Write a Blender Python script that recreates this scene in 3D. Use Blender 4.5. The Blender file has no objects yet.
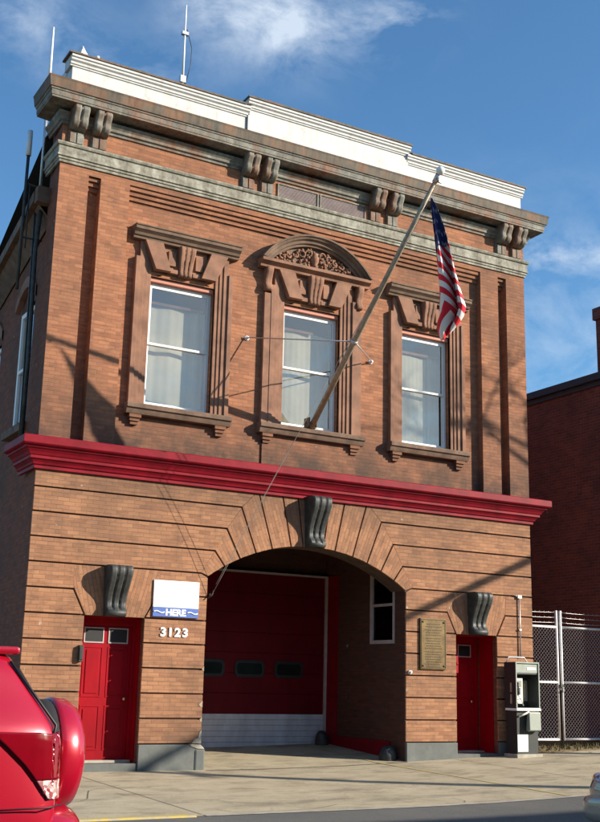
import bpy, bmesh, math, random
from mathutils import Vector, Matrix
random.seed(7)
R = math.radians
S = bpy.context.scene
COL = S.collection
SUN = Vector((0.731, -0.571, 0.373)).normalized()

# ---------------------------------------------------------------- materials
def nmat(name):
    m = bpy.data.materials.new(name); m.use_nodes = True
    nt = m.node_tree; b = nt.nodes['Principled BSDF']
    return m, nt, b
def N(nt, t, **kw):
    n = nt.nodes.new(t)
    for k, v in kw.items():
        if k in n.inputs: n.inputs[k].default_value = v
        else: setattr(n, k, v)
    return n
def ramp(nt, src, stops):
    r = nt.nodes.new('ShaderNodeValToRGB')
    e = r.color_ramp.elements
    while len(e) < len(stops): e.new(0.5)
    for i, (p, c) in enumerate(stops):
        e[i].position = p; e[i].color = (*c, 1) if len(c) == 3 else c
    nt.links.new(src, r.inputs[0]); return r.outputs[0]
def mix(nt, fac, a, b, mode='MIX'):
    n = nt.nodes.new('ShaderNodeMix'); n.data_type = 'RGBA'; n.blend_type = mode
    for i, v in ((0, fac), (6, a), (7, b)):
        if hasattr(v, 'links') or isinstance(v, bpy.types.NodeSocket): nt.links.new(v, n.inputs[i])
        else: n.inputs[i].default_value = v if i == 0 else (*v, 1)
    return n.outputs[2]
def noise(nt, scale, detail=4, rough=.6, vec=None, stretch=None):
    tc = nt.nodes.new('ShaderNodeNewGeometry').outputs['Position'] if vec is None else vec
    if stretch:
        mp = nt.nodes.new('ShaderNodeMapping'); mp.inputs['Scale'].default_value = stretch
        nt.links.new(tc, mp.inputs[0]); tc = mp.outputs[0]
    n = nt.nodes.new('ShaderNodeTexNoise'); n.inputs['Scale'].default_value = scale
    n.inputs['Detail'].default_value = detail; n.inputs['Roughness'].default_value = rough
    nt.links.new(tc, n.inputs['Vector']); return n.outputs['Fac']
def bump(nt, b, h, strength=.3, dist=.01, prev=None):
    n = nt.nodes.new('ShaderNodeBump'); n.inputs['Strength'].default_value = strength
    n.inputs['Distance'].default_value = dist
    nt.links.new(h, n.inputs['Height'])
    if prev is not None: nt.links.new(prev, n.inputs['Normal'])
    nt.links.new(n.outputs[0], b.inputs['Normal']); return n.outputs[0]
def simple(name, col, rough=.6, metal=0, var=.25, nscale=6, bmp=.15, bdist=.005, spec=.5, stretch=None):
    m, nt, b = nmat(name)
    f = noise(nt, nscale, 5, .6, stretch=stretch)
    lo = tuple(c*(1-var) for c in col); hi = tuple(min(1, c*(1+var)) for c in col)
    nt.links.new(ramp(nt, f, [(.3, lo), (.7, hi)]), b.inputs['Base Color'])
    b.inputs['Roughness'].default_value = rough; b.inputs['Metallic'].default_value = metal
    b.inputs['Specular IOR Level'].default_value = spec
    if bmp: bump(nt, b, noise(nt, nscale*6, 4), bmp, bdist)
    return m
def brickmat(name, c1, c2, cm, stain=(.06, .045, .035), stainband=None, bw=.208, rh=.41/6, streak=.65, light=(.55, .36, .25)):
    m, nt, b = nmat(name)
    uv = nt.nodes.new('ShaderNodeUVMap').outputs[0]
    wn_ = nt.nodes.new('ShaderNodeTexNoise'); wn_.inputs['Scale'].default_value = 3.5; wn_.inputs['Detail'].default_value = 5; nt.links.new(uv, wn_.inputs['Vector'])
    ws = nt.nodes.new('ShaderNodeVectorMath'); ws.operation = 'MULTIPLY_ADD'; ws.inputs[1].default_value = (.03, .016, 0); nt.links.new(wn_.outputs['Color'], ws.inputs[0]); nt.links.new(uv, ws.inputs[2]); uv = ws.outputs[0]
    br = nt.nodes.new('ShaderNodeTexBrick')
    nt.links.new(uv, br.inputs['Vector'])
    br.inputs['Scale'].default_value = 1; br.inputs['Brick Width'].default_value = bw
    br.inputs['Row Height'].default_value = rh; br.inputs['Mortar Size'].default_value = .0045
    br.inputs['Mortar Smooth'].default_value = .3; br.inputs['Bias'].default_value = -.1
    br.inputs['Color1'].default_value = (*c1, 1); br.inputs['Color2'].default_value = (*c2, 1)
    br.inputs['Mortar'].default_value = (*cm, 1)
    br2 = nt.nodes.new('ShaderNodeTexBrick')        # second random tint on the same bricks
    mp = nt.nodes.new('ShaderNodeMapping'); mp.inputs['Location'].default_value = (bw*17, rh*38, 0)
    nt.links.new(uv, mp.inputs[0]); nt.links.new(mp.outputs[0], br2.inputs['Vector'])
    for k, v in (('Scale', 1), ('Brick Width', bw), ('Row Height', rh), ('Mortar Size', 0), ('Bias', -.35)): br2.inputs[k].default_value = v
    br2.inputs['Color1'].default_value = (0, 0, 0, 1); br2.inputs['Color2'].default_value = (1, 1, 1, 1)
    col = mix(nt, ramp(nt, br2.outputs['Color'], [(.66, (0, 0, 0)), (.97, (.6, .6, .6))]), br.outputs['Color'], light)
    # streaks along the courses
    st = noise(nt, 1, 5, .65, vec=uv, stretch=(2.2, 16, 1))
    col = mix(nt, streak, col, ramp(nt, st, [(.3, (.62, .56, .54)), (.5, (1, 1, 1)), (.72, (1.12, 1.1, 1.05))]), 'MULTIPLY')
    # dirt in big patches
    dn = noise(nt, .55, 6, .62)
    f = ramp(nt, dn, [(.45, (0, 0, 0)), (.72, (.6, .6, .6))])
    col = mix(nt, f, col, stain)
    dn2 = noise(nt, 3.2, 6, .7)
    col = mix(nt, ramp(nt, dn2, [(.5, (0, 0, 0)), (.78, (.62, .62, .62))]), col, stain)
    ge = nt.nodes.new('ShaderNodeNewGeometry'); sp = nt.nodes.new('ShaderNodeSeparateXYZ'); nt.links.new(ge.outputs['Position'], sp.inputs[0])
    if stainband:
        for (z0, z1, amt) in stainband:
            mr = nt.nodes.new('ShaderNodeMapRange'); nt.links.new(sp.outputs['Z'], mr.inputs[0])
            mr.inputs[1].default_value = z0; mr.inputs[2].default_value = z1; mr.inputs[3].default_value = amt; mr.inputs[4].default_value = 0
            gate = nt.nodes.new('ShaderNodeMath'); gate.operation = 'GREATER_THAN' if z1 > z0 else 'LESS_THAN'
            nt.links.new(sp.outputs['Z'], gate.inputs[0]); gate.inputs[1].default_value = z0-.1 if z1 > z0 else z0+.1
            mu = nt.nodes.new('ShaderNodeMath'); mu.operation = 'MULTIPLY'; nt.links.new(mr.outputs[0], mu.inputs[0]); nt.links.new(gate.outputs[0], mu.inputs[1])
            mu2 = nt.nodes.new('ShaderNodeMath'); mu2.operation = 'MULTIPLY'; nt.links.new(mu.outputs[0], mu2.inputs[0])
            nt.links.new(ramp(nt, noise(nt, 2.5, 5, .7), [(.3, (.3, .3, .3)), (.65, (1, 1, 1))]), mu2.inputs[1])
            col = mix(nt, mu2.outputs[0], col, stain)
    # small pale chips and lime spots
    ch = noise(nt, 5.5, 3, .5)
    col = mix(nt, ramp(nt, ch, [(.73, (0, 0, 0)), (.77, (.6, .6, .6))]), col, (.5, .42, .33))
    nt.links.new(col, b.inputs['Base Color'])
    b.inputs['Roughness'].default_value = .9; b.inputs['Specular IOR Level'].default_value = .25
    inv = nt.nodes.new('ShaderNodeMath'); inv.operation = 'SUBTRACT'; inv.inputs[0].default_value = 1
    nt.links.new(br.outputs['Fac'], inv.inputs[1])
    p = bump(nt, b, noise(nt, 60, 4, .6), .35, .004)
    bump(nt, b, inv.outputs[0], .7, .006, p)
    return m
M = {}
M['brick_up'] = brickmat('brick_upper', (.38, .165, .088), (.265, .112, .063), (.24, .13, .08), stain=(.085, .055, .042), stainband=[(5.35, 6.5, 1.2)], light=(.48, .23, .12))
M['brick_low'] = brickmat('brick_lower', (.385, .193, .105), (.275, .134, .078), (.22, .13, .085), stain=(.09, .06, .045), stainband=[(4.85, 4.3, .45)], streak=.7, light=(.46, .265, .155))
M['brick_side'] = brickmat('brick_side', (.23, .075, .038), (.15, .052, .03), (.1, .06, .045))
M['brick_nbr'] = brickmat('brick_neighbour', (.21, .062, .042), (.135, .042, .034), (.24, .15, .13), stain=(.05, .022, .02), bw=.215, rh=.074, streak=.25, light=(.26, .09, .06))
M['brick_bay_shaded'] = brickmat('brick_bay_shaded', (.11, .042, .028), (.075, .032, .024), (.07, .045, .035), light=(.14, .06, .04))  # darker copy of the side brick: the bay's shade is put into its colour
M['groove'] = simple('joint_mortar', (.075, .045, .033), .95, var=.3)
M['granite'] = simple('granite', (.075, .085, .085), .7, var=.3, nscale=14, bmp=.2)
M['brownstone'] = simple('brownstone', (.235, .115, .07), .85, var=.35, nscale=3, bmp=.3)
M['brownstone_dk'] = simple('brownstone_weathered', (.15, .095, .065), .9, var=.4, nscale=4, bmp=.3)
M['lintel_pink'] = simple('painted_lintel', (.50, .2, .14), .7, var=.12, nscale=5)
M['red_ledge'] = simple('red_ledge_paint', (.20, .005, .015), .55, spec=.15, var=.3, nscale=3, bmp=.2, bdist=.004)
M['red_door'] = simple('red_door_paint', (.30, .0015, .009), .45, var=.08, nscale=2, bmp=.05, spec=.15)
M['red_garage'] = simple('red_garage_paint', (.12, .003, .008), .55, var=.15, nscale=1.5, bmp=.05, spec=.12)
M['red_trim'] = simple('red_trim_paint', (.20, .004, .012), .55, var=.2, nscale=3, bmp=.05, spec=.15)
M['white_panel'] = simple('pale_panel', (.40, .45, .53), .5, var=.06)
M['white_trim'] = simple('white_trim', (.78, .77, .75), .5, var=.05, nscale=4, bmp=.05)
M['old_trim'] = simple('old_white_trim', (.42, .36, .36), .6, var=.15)
M['iron'] = simple('dark_painted_iron', (.04, .042, .04), .5, var=.5, nscale=9, bmp=.35, bdist=.006, spec=.35)
M['black'] = simple('black', (.012, .012, .013), .5, var=.2, bmp=0)
M['rubber'] = simple('tyre_rubber', (.02, .02, .022), .8, var=.2)
M['dark_in'] = simple('dark_interior', (.03, .035, .04), .9, bmp=0)
M['ceil'] = simple('bay_ceiling', (.05, .045, .04), .9)
M['pole'] = simple('flagpole_paint', (.33, .27, .2), .45, metal=.3, var=.3, nscale=12, stretch=(1, 1, 1), bmp=.1)
M['steel'] = simple('galvanised_steel', (.5, .5, .5), .4, metal=.7, var=.15, nscale=20, bmp=.05)
M['paint_galv'] = simple('galvanised_paint', (.72, .72, .72), .5, metal=.1, var=.15, nscale=15, bmp=.05)
M['rope'] = simple('rope', (.34, .31, .27), .9)
M['bronze'] = simple('bronze_plaque', (.11, .072, .028), .45, metal=.55, var=.35, nscale=7, bmp=.2)
M['bronze_dk'] = simple('bronze_dark', (.06, .045, .022), .5, metal=.5)
M['sign_white'] = simple('sign_white', (.85, .85, .85), .5, var=.02, bmp=0)
M['sign_blue'] = simple('sign_blue', (.06, .13, .42), .5, var=.05, bmp=0)
M['concrete_lt'] = simple('pale_concrete', (.36, .33, .27), .85)
M['wood_dark'] = simple('timber_pole', (.1, .07, .05), .9, var=.3)
M['bark'] = simple('bark', (.09, .07, .055), .95, var=.3)
M['roof_dark'] = simple('roof_tar', (.035, .037, .05), .7)
M['tan_block'] = simple('tan_render', (.35, .28, .2), .9)
M['grass'] = simple('dry_grass', (.10, .095, .04), .95, var=.4)
M['brass'] = simple('brass_knob', (.55, .42, .25), .3, metal=1, bmp=0)
M['chrome'] = simple('brushed_metal', (.5, .5, .5), .3, metal=.9, var=.15, bmp=0)
M['phone_body'] = simple('phone_body', (.035, .04, .04), .45, metal=.2, var=.15)
M['phone_panel'] = simple('phone_panel', (.24, .27, .24), .5, metal=.2, var=.1)
M['phone_pale'] = simple('phone_pale', (.7, .72, .62), .4, var=.1)
M['yellow'] = None

def scuffed(name, col, amt=.35):
    m, nt, b = nmat(name)
    c = ramp(nt, noise(nt, 3, 6, .7, stretch=(1, 1, .35)), [(.3, tuple(v*.72 for v in col)), (.7, tuple(v*1.15 for v in col))])
    d = ramp(nt, noise(nt, 14, 6, .75), [(.62, (0, 0, 0)), (.74, (amt,)*3)])
    c = mix(nt, d, c, (.07, .03, .025))
    nt.links.new(c, b.inputs['Base Color']); b.inputs['Roughness'].default_value = .5; b.inputs['Specular IOR Level'].default_value = .15
    bump(nt, b, noise(nt, 30, 4), .12, .003); return m
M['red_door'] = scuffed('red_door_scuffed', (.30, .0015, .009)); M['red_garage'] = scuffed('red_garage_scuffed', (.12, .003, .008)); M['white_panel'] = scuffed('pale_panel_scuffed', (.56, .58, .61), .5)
def weathered():   # grey green painted sheet metal with rust
    m, nt, b = nmat('weathered_cornice')
    base = ramp(nt, noise(nt, 5, 6, .7), [(.3, (.085, .08, .066)), (.55, (.19, .18, .15)), (.75, (.33, .315, .27))])
    rs = ramp(nt, noise(nt, 1.1, 6, .72, stretch=(1, 1, .5)), [(.47, (0, 0, 0)), (.6, (.9, .9, .9))])
    rc = ramp(nt, noise(nt, 9, 4), [(.3, (.12, .045, .022)), (.7, (.26, .12, .06))])
    c = mix(nt, rs, base, rc)
    drip = ramp(nt, noise(nt, 1, 5, .6, stretch=(14, 14, 1.0)), [(.45, (1, 1, 1)), (.75, (.5, .42, .36))])
    c = mix(nt, .8, c, drip, 'MULTIPLY')
    nt.links.new(c, b.inputs['Base Color']); b.inputs['Roughness'].default_value = .75
    bump(nt, b, noise(nt, 25, 4), .25, .006); return m
M['cornice'] = weathered()
def rusty():
    m, nt, b = nmat('rusted_gutter')
    c = ramp(nt, noise(nt, 2.2, 6, .7, stretch=(1, 1, .6)), [(.3, (.06, .055, .045)), (.5, (.13, .10, .07)), (.62, (.21, .10, .05)), (.78, (.16, .15, .11))])
    drip = ramp(nt, noise(nt, 1, 5, .6, stretch=(12, 12, 1.0)), [(.4, (1, 1, 1)), (.75, (.45, .38, .34))])
    c = mix(nt, .9, c, drip, 'MULTIPLY')
    nt.links.new(c, b.inputs['Base Color']); b.inputs['Roughness'].default_value = .75
    bump(nt, b, noise(nt, 25, 4), .25, .006); return m
M['gutter'] = rusty()
def arch_stone():
    m, nt, b = nmat('weathered_architrave')
    base = ramp(nt, noise(nt, 7, 6, .75), [(.3, (.13, .12, .095)), (.5, (.28, .265, .215)), (.72, (.44, .42, .35))])
    drip = ramp(nt, noise(nt, 1, 5, .6, stretch=(9, 9, 1.2)), [(.4, (1, 1, 1)), (.7, (.4, .36, .3))])
    c = mix(nt, .8, base, drip, 'MULTIPLY')
    nt.links.new(c, b.inputs['Base Color']); b.inputs['Roughness'].default_value = .85
    bump(nt, b, noise(nt, 25, 4), .3, .006); return m
M['architrave'] = arch_stone()
def white_par():
    m, nt, b = nmat('parapet_white')
    c = ramp(nt, noise(nt, 6, 6, .75), [(.25, (.36, .35, .32)), (.4, (.52, .51, .49)), (.7, (.6, .6, .59))])
    drip = ramp(nt, noise(nt, 1, 5, .6, stretch=(10, 10, .9)), [(.5, (1, 1, 1)), (.8, (.7, .68, .66))])
    c = mix(nt, .7, c, drip, 'MULTIPLY')
    nt.links.new(c, b.inputs['Base Color']); b.inputs['Roughness'].default_value = .7; return m
M['parapet'] = white_par()
def granite_base():
    m, nt, b = nmat('painted_granite_base')
    c = ramp(nt, noise(nt, 3, 6, .7), [(.3, (.085, .095, .092)), (.6, (.125, .135, .13)), (.8, (.17, .175, .165))])
    nt.links.new(c, b.inputs['Base Color']); b.inputs['Roughness'].default_value = .8
    bump(nt, b, noise(nt, 18, 4), .3, .008); return m
M['granite'] = granite_base()
def concrete():
    m, nt, b = nmat('sidewalk_concrete')
    c = ramp(nt, noise(nt, 1.1, 8, .7), [(.25, (.29, .24, .155)), (.5, (.41, .345, .23)), (.75, (.49, .42, .29))])
    sp = ramp(nt, noise(nt, 55, 3, .6), [(.3, (.8, .8, .8)), (.7, (1.12, 1.12, 1.12))])
    c = mix(nt, .8, c, sp, 'MULTIPLY')
    stn = ramp(nt, noise(nt, .8, 6, .75, stretch=(1, 2.5, 1)), [(.50, (0, 0, 0)), (.64, (.6, .6, .6))])
    c = mix(nt, stn, c, (.13, .105, .07))
    v = nt.nodes.new('ShaderNodeTexVoronoi'); v.feature = 'DISTANCE_TO_EDGE'; v.inputs['Scale'].default_value = .38
    g = nt.nodes.new('ShaderNodeNewGeometry'); ad = nt.nodes.new('ShaderNodeVectorMath'); ad.operation = 'ADD'
    nz = nt.nodes.new('ShaderNodeTexNoise'); nz.inputs['Scale'].default_value = 1.6; nz.inputs['Detail'].default_value = 6
    sc = nt.nodes.new('ShaderNodeVectorMath'); sc.operation = 'SCALE'; sc.inputs['Scale'].default_value = .8
    nt.links.new(g.outputs['Position'], nz.inputs['Vector']); nt.links.new(nz.outputs['Color'], sc.inputs[0])
    nt.links.new(g.outputs['Position'], ad.inputs[0]); nt.links.new(sc.outputs[0], ad.inputs[1]); nt.links.new(ad.outputs[0], v.inputs['Vector'])
    cr = ramp(nt, v.outputs['Distance'], [(.0, (.45, .45, .45)), (.004, (0, 0, 0))])
    c = mix(nt, cr, c, (.08, .065, .05))
    nt.links.new(c, b.inputs['Base Color']); b.inputs['Roughness'].default_value = .92
    bump(nt, b, noise(nt, 45, 5, .7), .4, .006); return m
M['concrete'] = concrete()
def asphalt():
    m, nt, b = nmat('asphalt')
    c = ramp(nt, noise(nt, 90, 3, .7), [(.3, (.05, .05, .048)), (.5, (.095, .093, .085)), (.72, (.2, .19, .17))])
    c = mix(nt, ramp(nt, noise(nt, .7, 6, .7), [(.4, (0, 0, 0)), (.7, (.5, .5, .5))]), c, (.16, .15, .13))
    nt.links.new(c, b.inputs['Base Color']); b.inputs['Roughness'].default_value = .9
    bump(nt, b, noise(nt, 80, 4, .7), .6, .01); return m
M['asphalt'] = asphalt()
def worn_yellow():
    m, nt, b = nmat('worn_yellow_paint')
    f = ramp(nt, noise(nt, 9, 6, .75), [(.38, (0, 0, 0)), (.6, (1, 1, 1))])
    c = mix(nt, f, (.33, .3, .23), (.52, .38, .07))
    nt.links.new(c, b.inputs['Base Color']); b.inputs['Roughness'].default_value = .85; return m
M['yellow'] = worn_yellow()
def dirt():
    m, nt, b = nmat('leafy_dirt')
    c = ramp(nt, noise(nt, 6, 8, .75), [(.3, (.08, .05, .025)), (.5, (.25, .17, .08)), (.7, (.4, .29, .15))])
    nt.links.new(c, b.inputs['Base Color']); b.inputs['Roughness'].default_value = .95
    bump(nt, b, noise(nt, 20, 5), .6, .02); return m
M['dirt'] = dirt()
def glassmat(name, tint=(.75, .85, .85), ior=1.75, rough=.01):
    m, nt, b = nmat(name); nt.nodes.remove(b)
    out = nt.nodes['Material Output']
    tr = nt.nodes.new('ShaderNodeBsdfTransparent'); tr.inputs[0].default_value = (*tint, 1)
    gl = nt.nodes.new('ShaderNodeBsdfGlossy'); gl.inputs['Roughness'].default_value = rough
    ge = nt.nodes.new('ShaderNodeNewGeometry'); dt = nt.nodes.new('ShaderNodeVectorMath'); dt.operation = 'DOT_PRODUCT'
    nt.links.new(ge.outputs['Incoming'], dt.inputs[0]); nt.links.new(ge.outputs['Normal'], dt.inputs[1])
    def mth(op, a, c):
        n = nt.nodes.new('ShaderNodeMath'); n.operation = op
        for i, v in enumerate((a, c)):
            if isinstance(v, bpy.types.NodeSocket): nt.links.new(v, n.inputs[i])
            elif v is not None: n.inputs[i].default_value = v
        return n.outputs[0]
    F0 = ((ior-1)/(ior+1))**2
    sch = mth('ADD', mth('MULTIPLY', mth('POWER', mth('SUBTRACT', 1.0, mth('ABSOLUTE', dt.outputs['Value'], None)), 5.0), 1-F0), F0)
    mx = nt.nodes.new('ShaderNodeMixShader')
    nt.links.new(sch, mx.inputs[0]); nt.links.new(tr.outputs[0], mx.inputs[1]); nt.links.new(gl.outputs[0], mx.inputs[2])
    bp = nt.nodes.new('ShaderNodeBump'); bp.inputs['Strength'].default_value = .06; bp.inputs['Distance'].default_value = .02
    nt.links.new(noise(nt, 1.6, 2), bp.inputs['Height']); nt.links.new(bp.outputs[0], gl.inputs['Normal'])
    nt.links.new(mx.outputs[0], out.inputs[0]); return m
M['glass'] = glassmat('window_glass', ior=2.4, tint=(.9, .9, .87))
M['glass_dk'] = glassmat('dark_glass', (.25, .28, .3), 1.5)
M['lamp_glass'] = glassmat('lamp_glass', (.8, .8, .8), 1.5)
def curtain():
    m, nt, b = nmat('net_curtain')
    c = ramp(nt, noise(nt, 1.2, 3), [(.3, (.42, .41, .36)), (.7, (.62, .60, .54))])
    nt.links.new(c, b.inputs['Base Color']); b.inputs['Roughness'].default_value = .95; return m
M['curtain'] = curtain()
def carpaint(name, col):
    m, nt, b = nmat(name)
    b.inputs['Base Color'].default_value = (*col, 1); b.inputs['Roughness'].default_value = .3; b.inputs['Metallic'].default_value = .2
    b.inputs['Coat Weight'].default_value = 1; b.inputs['Coat Roughness'].default_value = .04
    nt.links.new(ramp(nt, noise(nt, 400, 2), [(.3, tuple(c*.8 for c in col)), (.7, tuple(min(1, c*1.2) for c in col))]), b.inputs['Base Color'])
    return m
M['car_red'] = carpaint('car_red_paint', (.40, .003, .022))
M['car_beige'] = carpaint('car_beige_paint', (.3, .25, .2))
M['lamp_red'] = simple('tail_lamp_red', (.17, .002, .008), .08, var=.1, bmp=0)
M['lamp_clear'] = simple('lamp_clear', (.42, .3, .29), .12, var=.3, nscale=60, bmp=.3)

def lensmat():
    m, nt, b = nmat('lamp_lens')
    v = nt.nodes.new('ShaderNodeTexVoronoi'); v.inputs['Scale'].default_value = 38
    g_ = nt.nodes.new('ShaderNodeNewGeometry'); nt.links.new(g_.outputs['Position'], v.inputs['Vector'])
    nt.links.new(ramp(nt, v.outputs['Color'], [(.2, (.3, .03, .04)), (.5, (.38, .26, .25)), (.8, (.75, .7, .68))]), b.inputs['Base Color'])
    b.inputs['Roughness'].default_value = .15; b.inputs['Coat Weight'].default_value = 1; return m
M['lamp_clear'] = lensmat()
def flagmat():
    m, nt, b = nmat('flag_cloth')
    uv = nt.nodes.new('ShaderNodeUVMap').outputs[0]
    sp = nt.nodes.new('ShaderNodeSeparateXYZ'); nt.links.new(uv, sp.inputs[0])   # x = across, y = down
    def math_(op, a, c):
        n = nt.nodes.new('ShaderNodeMath'); n.operation = op
        for i, v in enumerate((a, c)):
            if v is None: continue
            if isinstance(v, bpy.types.NodeSocket): nt.links.new(v, n.inputs[i])
            else: n.inputs[i].default_value = v
        return n.outputs[0]
    # stripes slant one way over the main fold and back again on the lower left fold
    ab = math_('ABSOLUTE', math_('SUBTRACT', sp.outputs['X'], math_('MULTIPLY', math_('SUBTRACT', sp.outputs['Y'], .52), 1.3)), None)
    s = math_('SUBTRACT', math_('MULTIPLY', sp.outputs['Y'], 7.5), math_('MULTIPLY', ab, 2.4))
    fr = math_('FRACT', s, None)
    red = math_('GREATER_THAN', fr, .5)
    c = mix(nt, red, (.74, .71, .69), (.62, .01, .028))
    edge = math_('ADD', sp.outputs['Y'], math_('MULTIPLY', sp.outputs['X'], .06))
    blue = math_('LESS_THAN', edge, .37)
    v = nt.nodes.new('ShaderNodeTexVoronoi'); v.inputs['Scale'].default_value = 13; v.inputs['Randomness'].default_value = .25
    nt.links.new(uv, v.inputs['Vector'])
    star = math_('LESS_THAN', v.outputs['Distance'], .2)
    bl = mix(nt, star, (.012, .02, .11), (.6, .6, .62))
    c = mix(nt, blue, c, bl)
    nt.links.new(c, b.inputs['Base Color']); b.inputs['Roughness'].default_value = .8
    return m
M['flag'] = flagmat()

# ---------------------------------------------------------------- mesh builder
class MB:
    def __init__(s): s.v = []; s.f = []; s.rot = []; s.uvs = {}; s.smooth = set(); s.mi = []; s.cm = 0
    def face(s, ids, rot=0, smooth=False):
        s.f.append(tuple(ids)); s.rot.append(rot); s.mi.append(s.cm)
        if smooth: s.smooth.add(len(s.f)-1)
    def add(s, vs):
        n = len(s.v); s.v += [tuple(v) for v in vs]; return n
    def quad(s, a, b, c, d, rot=0):
        n = s.add([a, b, c, d]); s.face((n, n+1, n+2, n+3), rot)
    def box(s, x0, x1, y0, y1, z0, z1, rot=0):
        n = s.add([(x0, y0, z0), (x1, y0, z0), (x1, y1, z0), (x0, y1, z0), (x0, y0, z1), (x1, y0, z1), (x1, y1, z1), (x0, y1, z1)])
        for q in ((0, 3, 2, 1), (4, 5, 6, 7), (0, 1, 5, 4), (1, 2, 6, 5), (2, 3, 7, 6), (3, 0, 4, 7)): s.face([n+i for i in q], rot)
        return s
    def prism(s, poly, y0, y1, rot=0, back=True):      # polygon in x,z, extruded in y (y0 = front)
        a = sum(p[0]*q[1]-q[0]*p[1] for p, q in zip(poly, poly[1:]+poly[:1]))
        if a < 0: poly = poly[::-1]
        n = len(poly); k = s.add([(x, y0, z) for x, z in poly]+[(x, y1, z) for x, z in poly])
        s.face([k+i for i in range(n)], rot)
        if back: s.face([k+n+i for i in reversed(range(n))], rot)
        for i in range(n):
            j = (i+1) % n; s.face((k+i, k+n+i, k+n+j, k+j), rot)
        return s
    def prismx(s, prof, x0, x1, x0b=None, x1b=None, smooth=False):           # profile in y,z extruded in x
        n = len(prof); k = s.add([(x0, y, z) for y, z in prof]+[(x1, y, z) for y, z in prof])
        a = sum(p[0]*q[1]-q[0]*p[1] for p, q in zip(prof, prof[1:]+prof[:1]))
        idx = list(range(n))
        if a < 0: s.face([k+i for i in idx]); s.face([k+n+i for i in reversed(idx)])
        else: s.face([k+i for i in reversed(idx)]); s.face([k+n+i for i in idx])
        for i in range(n):
            j = (i+1) % n
            q = (k+i, k+j, k+n+j, k+n+i) if a > 0 else (k+i, k+n+i, k+n+j, k+j)
            s.face(q, 0, smooth)
        return s
    def wrap(s, prof, x0, x1, y0, yb, right=True):  # profile (out, z) swept round left side, front, right side, mitred
        def ring(o, z):
            r = [(x0-o, yb, z), (x0-o, y0-o, z), (x1+o, y0-o, z)]
            r.append((x1+o, yb, z)); return r
        rs = [s.add(ring(o, z)) for o, z in prof]
        n = len(prof)
        for i in range(n-1):
            for j in range(3):
                s.face((rs[i]+j, rs[i]+j+1, rs[i+1]+j+1, rs[i+1]+j))
        for j in (0, 3):
            k = s.add([s.v[r+j] for r in rs]+[((x0 if j == 0 else x1), yb, prof[-1][1]), ((x0 if j == 0 else x1), yb, prof[0][1])])
            ids = [k+i for i in range(n+2)]
            s.face(ids if j == 3 else ids[::-1])
        return s
    def tube(s, pts, r, n=8, cap=True, smooth=True):
        pts = [Vector(p) for p in pts]; rs = r if isinstance(r, (list, tuple)) else [r]*len(pts)
        t0 = (pts[1]-pts[0]).normalized()
        up = Vector((0, 0, 1)) if abs(t0.z) < .9 else Vector((1, 0, 0))
        u = t0.cross(up).normalized(); rings = []
        for i, p in enumerate(pts):
            t = (pts[min(i+1, len(pts)-1)]-pts[max(i-1, 0)]).normalized()
            u = (u-t*u.dot(t)).normalized(); w = t.cross(u)
            rings.append(s.add([p+(u*math.cos(a)+w*math.sin(a))*rs[i] for a in [2*math.pi*k/n for k in range(n)]]))
        for a, b in zip(rings, rings[1:]):
            for k in range(n): s.face((a+k, a+(k+1) % n, b+(k+1) % n, b+k), 0, smooth)
        if cap:
            s.face([rings[0]+k for k in reversed(range(n))]); s.face([rings[-1]+k for k in range(n)])
        return s
    def lathe(s, prof, origin, axis, n=24, smooth=True):   # prof (r, h) along axis
        o = Vector(origin); ax = Vector(axis).normalized()
        up = Vector((0, 0, 1)) if abs(ax.z) < .9 else Vector((1, 0, 0))
        u = ax.cross(up).normalized(); w = ax.cross(u); rings = []
        for r, h in prof:
            rings.append(s.add([o+ax*h+(u*math.cos(a)+w*math.sin(a))*max(r, .0005) for a in [2*math.pi*k/n for k in range(n)]]))
        for a, b in zip(rings, rings[1:]):
            for k in range(n): s.face((a+k, a+(k+1) % n, b+(k+1) % n, b+k), 0, smooth)
        s.face([rings[0]+k for k in reversed(range(n))]); s.face([rings[-1]+k for k in range(n)])
        return s
    def build(s, name, mats, parent=None, bevel=0, subsurf=0, loc=None, solid=0, fix=True, smooth_all=False):
        org = Vector(loc) if loc is not None else (Vector(parent['_base']) if parent is not None else Vector((0, 0, 0)))
        me = bpy.data.meshes.new(name)
        me.from_pydata([tuple(Vector(v)-org) for v in s.v], [], s.f)
        if fix:
            bm = bmesh.new(); bm.from_mesh(me); bmesh.ops.recalc_face_normals(bm, faces=bm.faces); bm.to_mesh(me); bm.free()
        if not isinstance(mats, (list, tuple)): mats = [mats]
        for m in mats: me.materials.append(M[m] if isinstance(m, str) else m)
        uvl = me.uv_layers.new(name='UVMap')
        for p in me.polygons:
            p.material_index = s.mi[p.index]
            if p.index in s.smooth or smooth_all: p.use_smooth = True
            nx, ny, nz = abs(p.normal.x), abs(p.normal.y), abs(p.normal.z)
            rot = s.rot[p.index]
            for li in p.loop_indices:
                w = me.vertices[me.loops[li].vertex_index].co+org
                if p.index in s.uvs: uvl.data[li].uv = s.uvs[p.index][li-p.loop_start]; continue
                if ny >= nx and ny >= nz: a, b = w.x, w.z-.42
                elif nx >= nz: a, b = w.y+.1, w.z-.42
                else: a, b = w.x, w.y
                if rot: c, d = math.cos(rot), math.sin(rot); a, b = a*c-b*d, a*d+b*c
                uvl.data[li].uv = (a, b)
        o = bpy.data.objects.new(name, me); COL.objects.link(o)
        if parent is not None:
            o.parent = parent; o['_base'] = tuple(org)
            if parent.get('_isempty') is None:   # parent is a part: same origin
                pass
        else:
            o.location = org; o['_base'] = tuple(org)
        if bevel:
            md = o.modifiers.new('bevel', 'BEVEL'); md.width = bevel; md.segments = 2; md.limit_method = 'ANGLE'; md.angle_limit = R(35)
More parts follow.
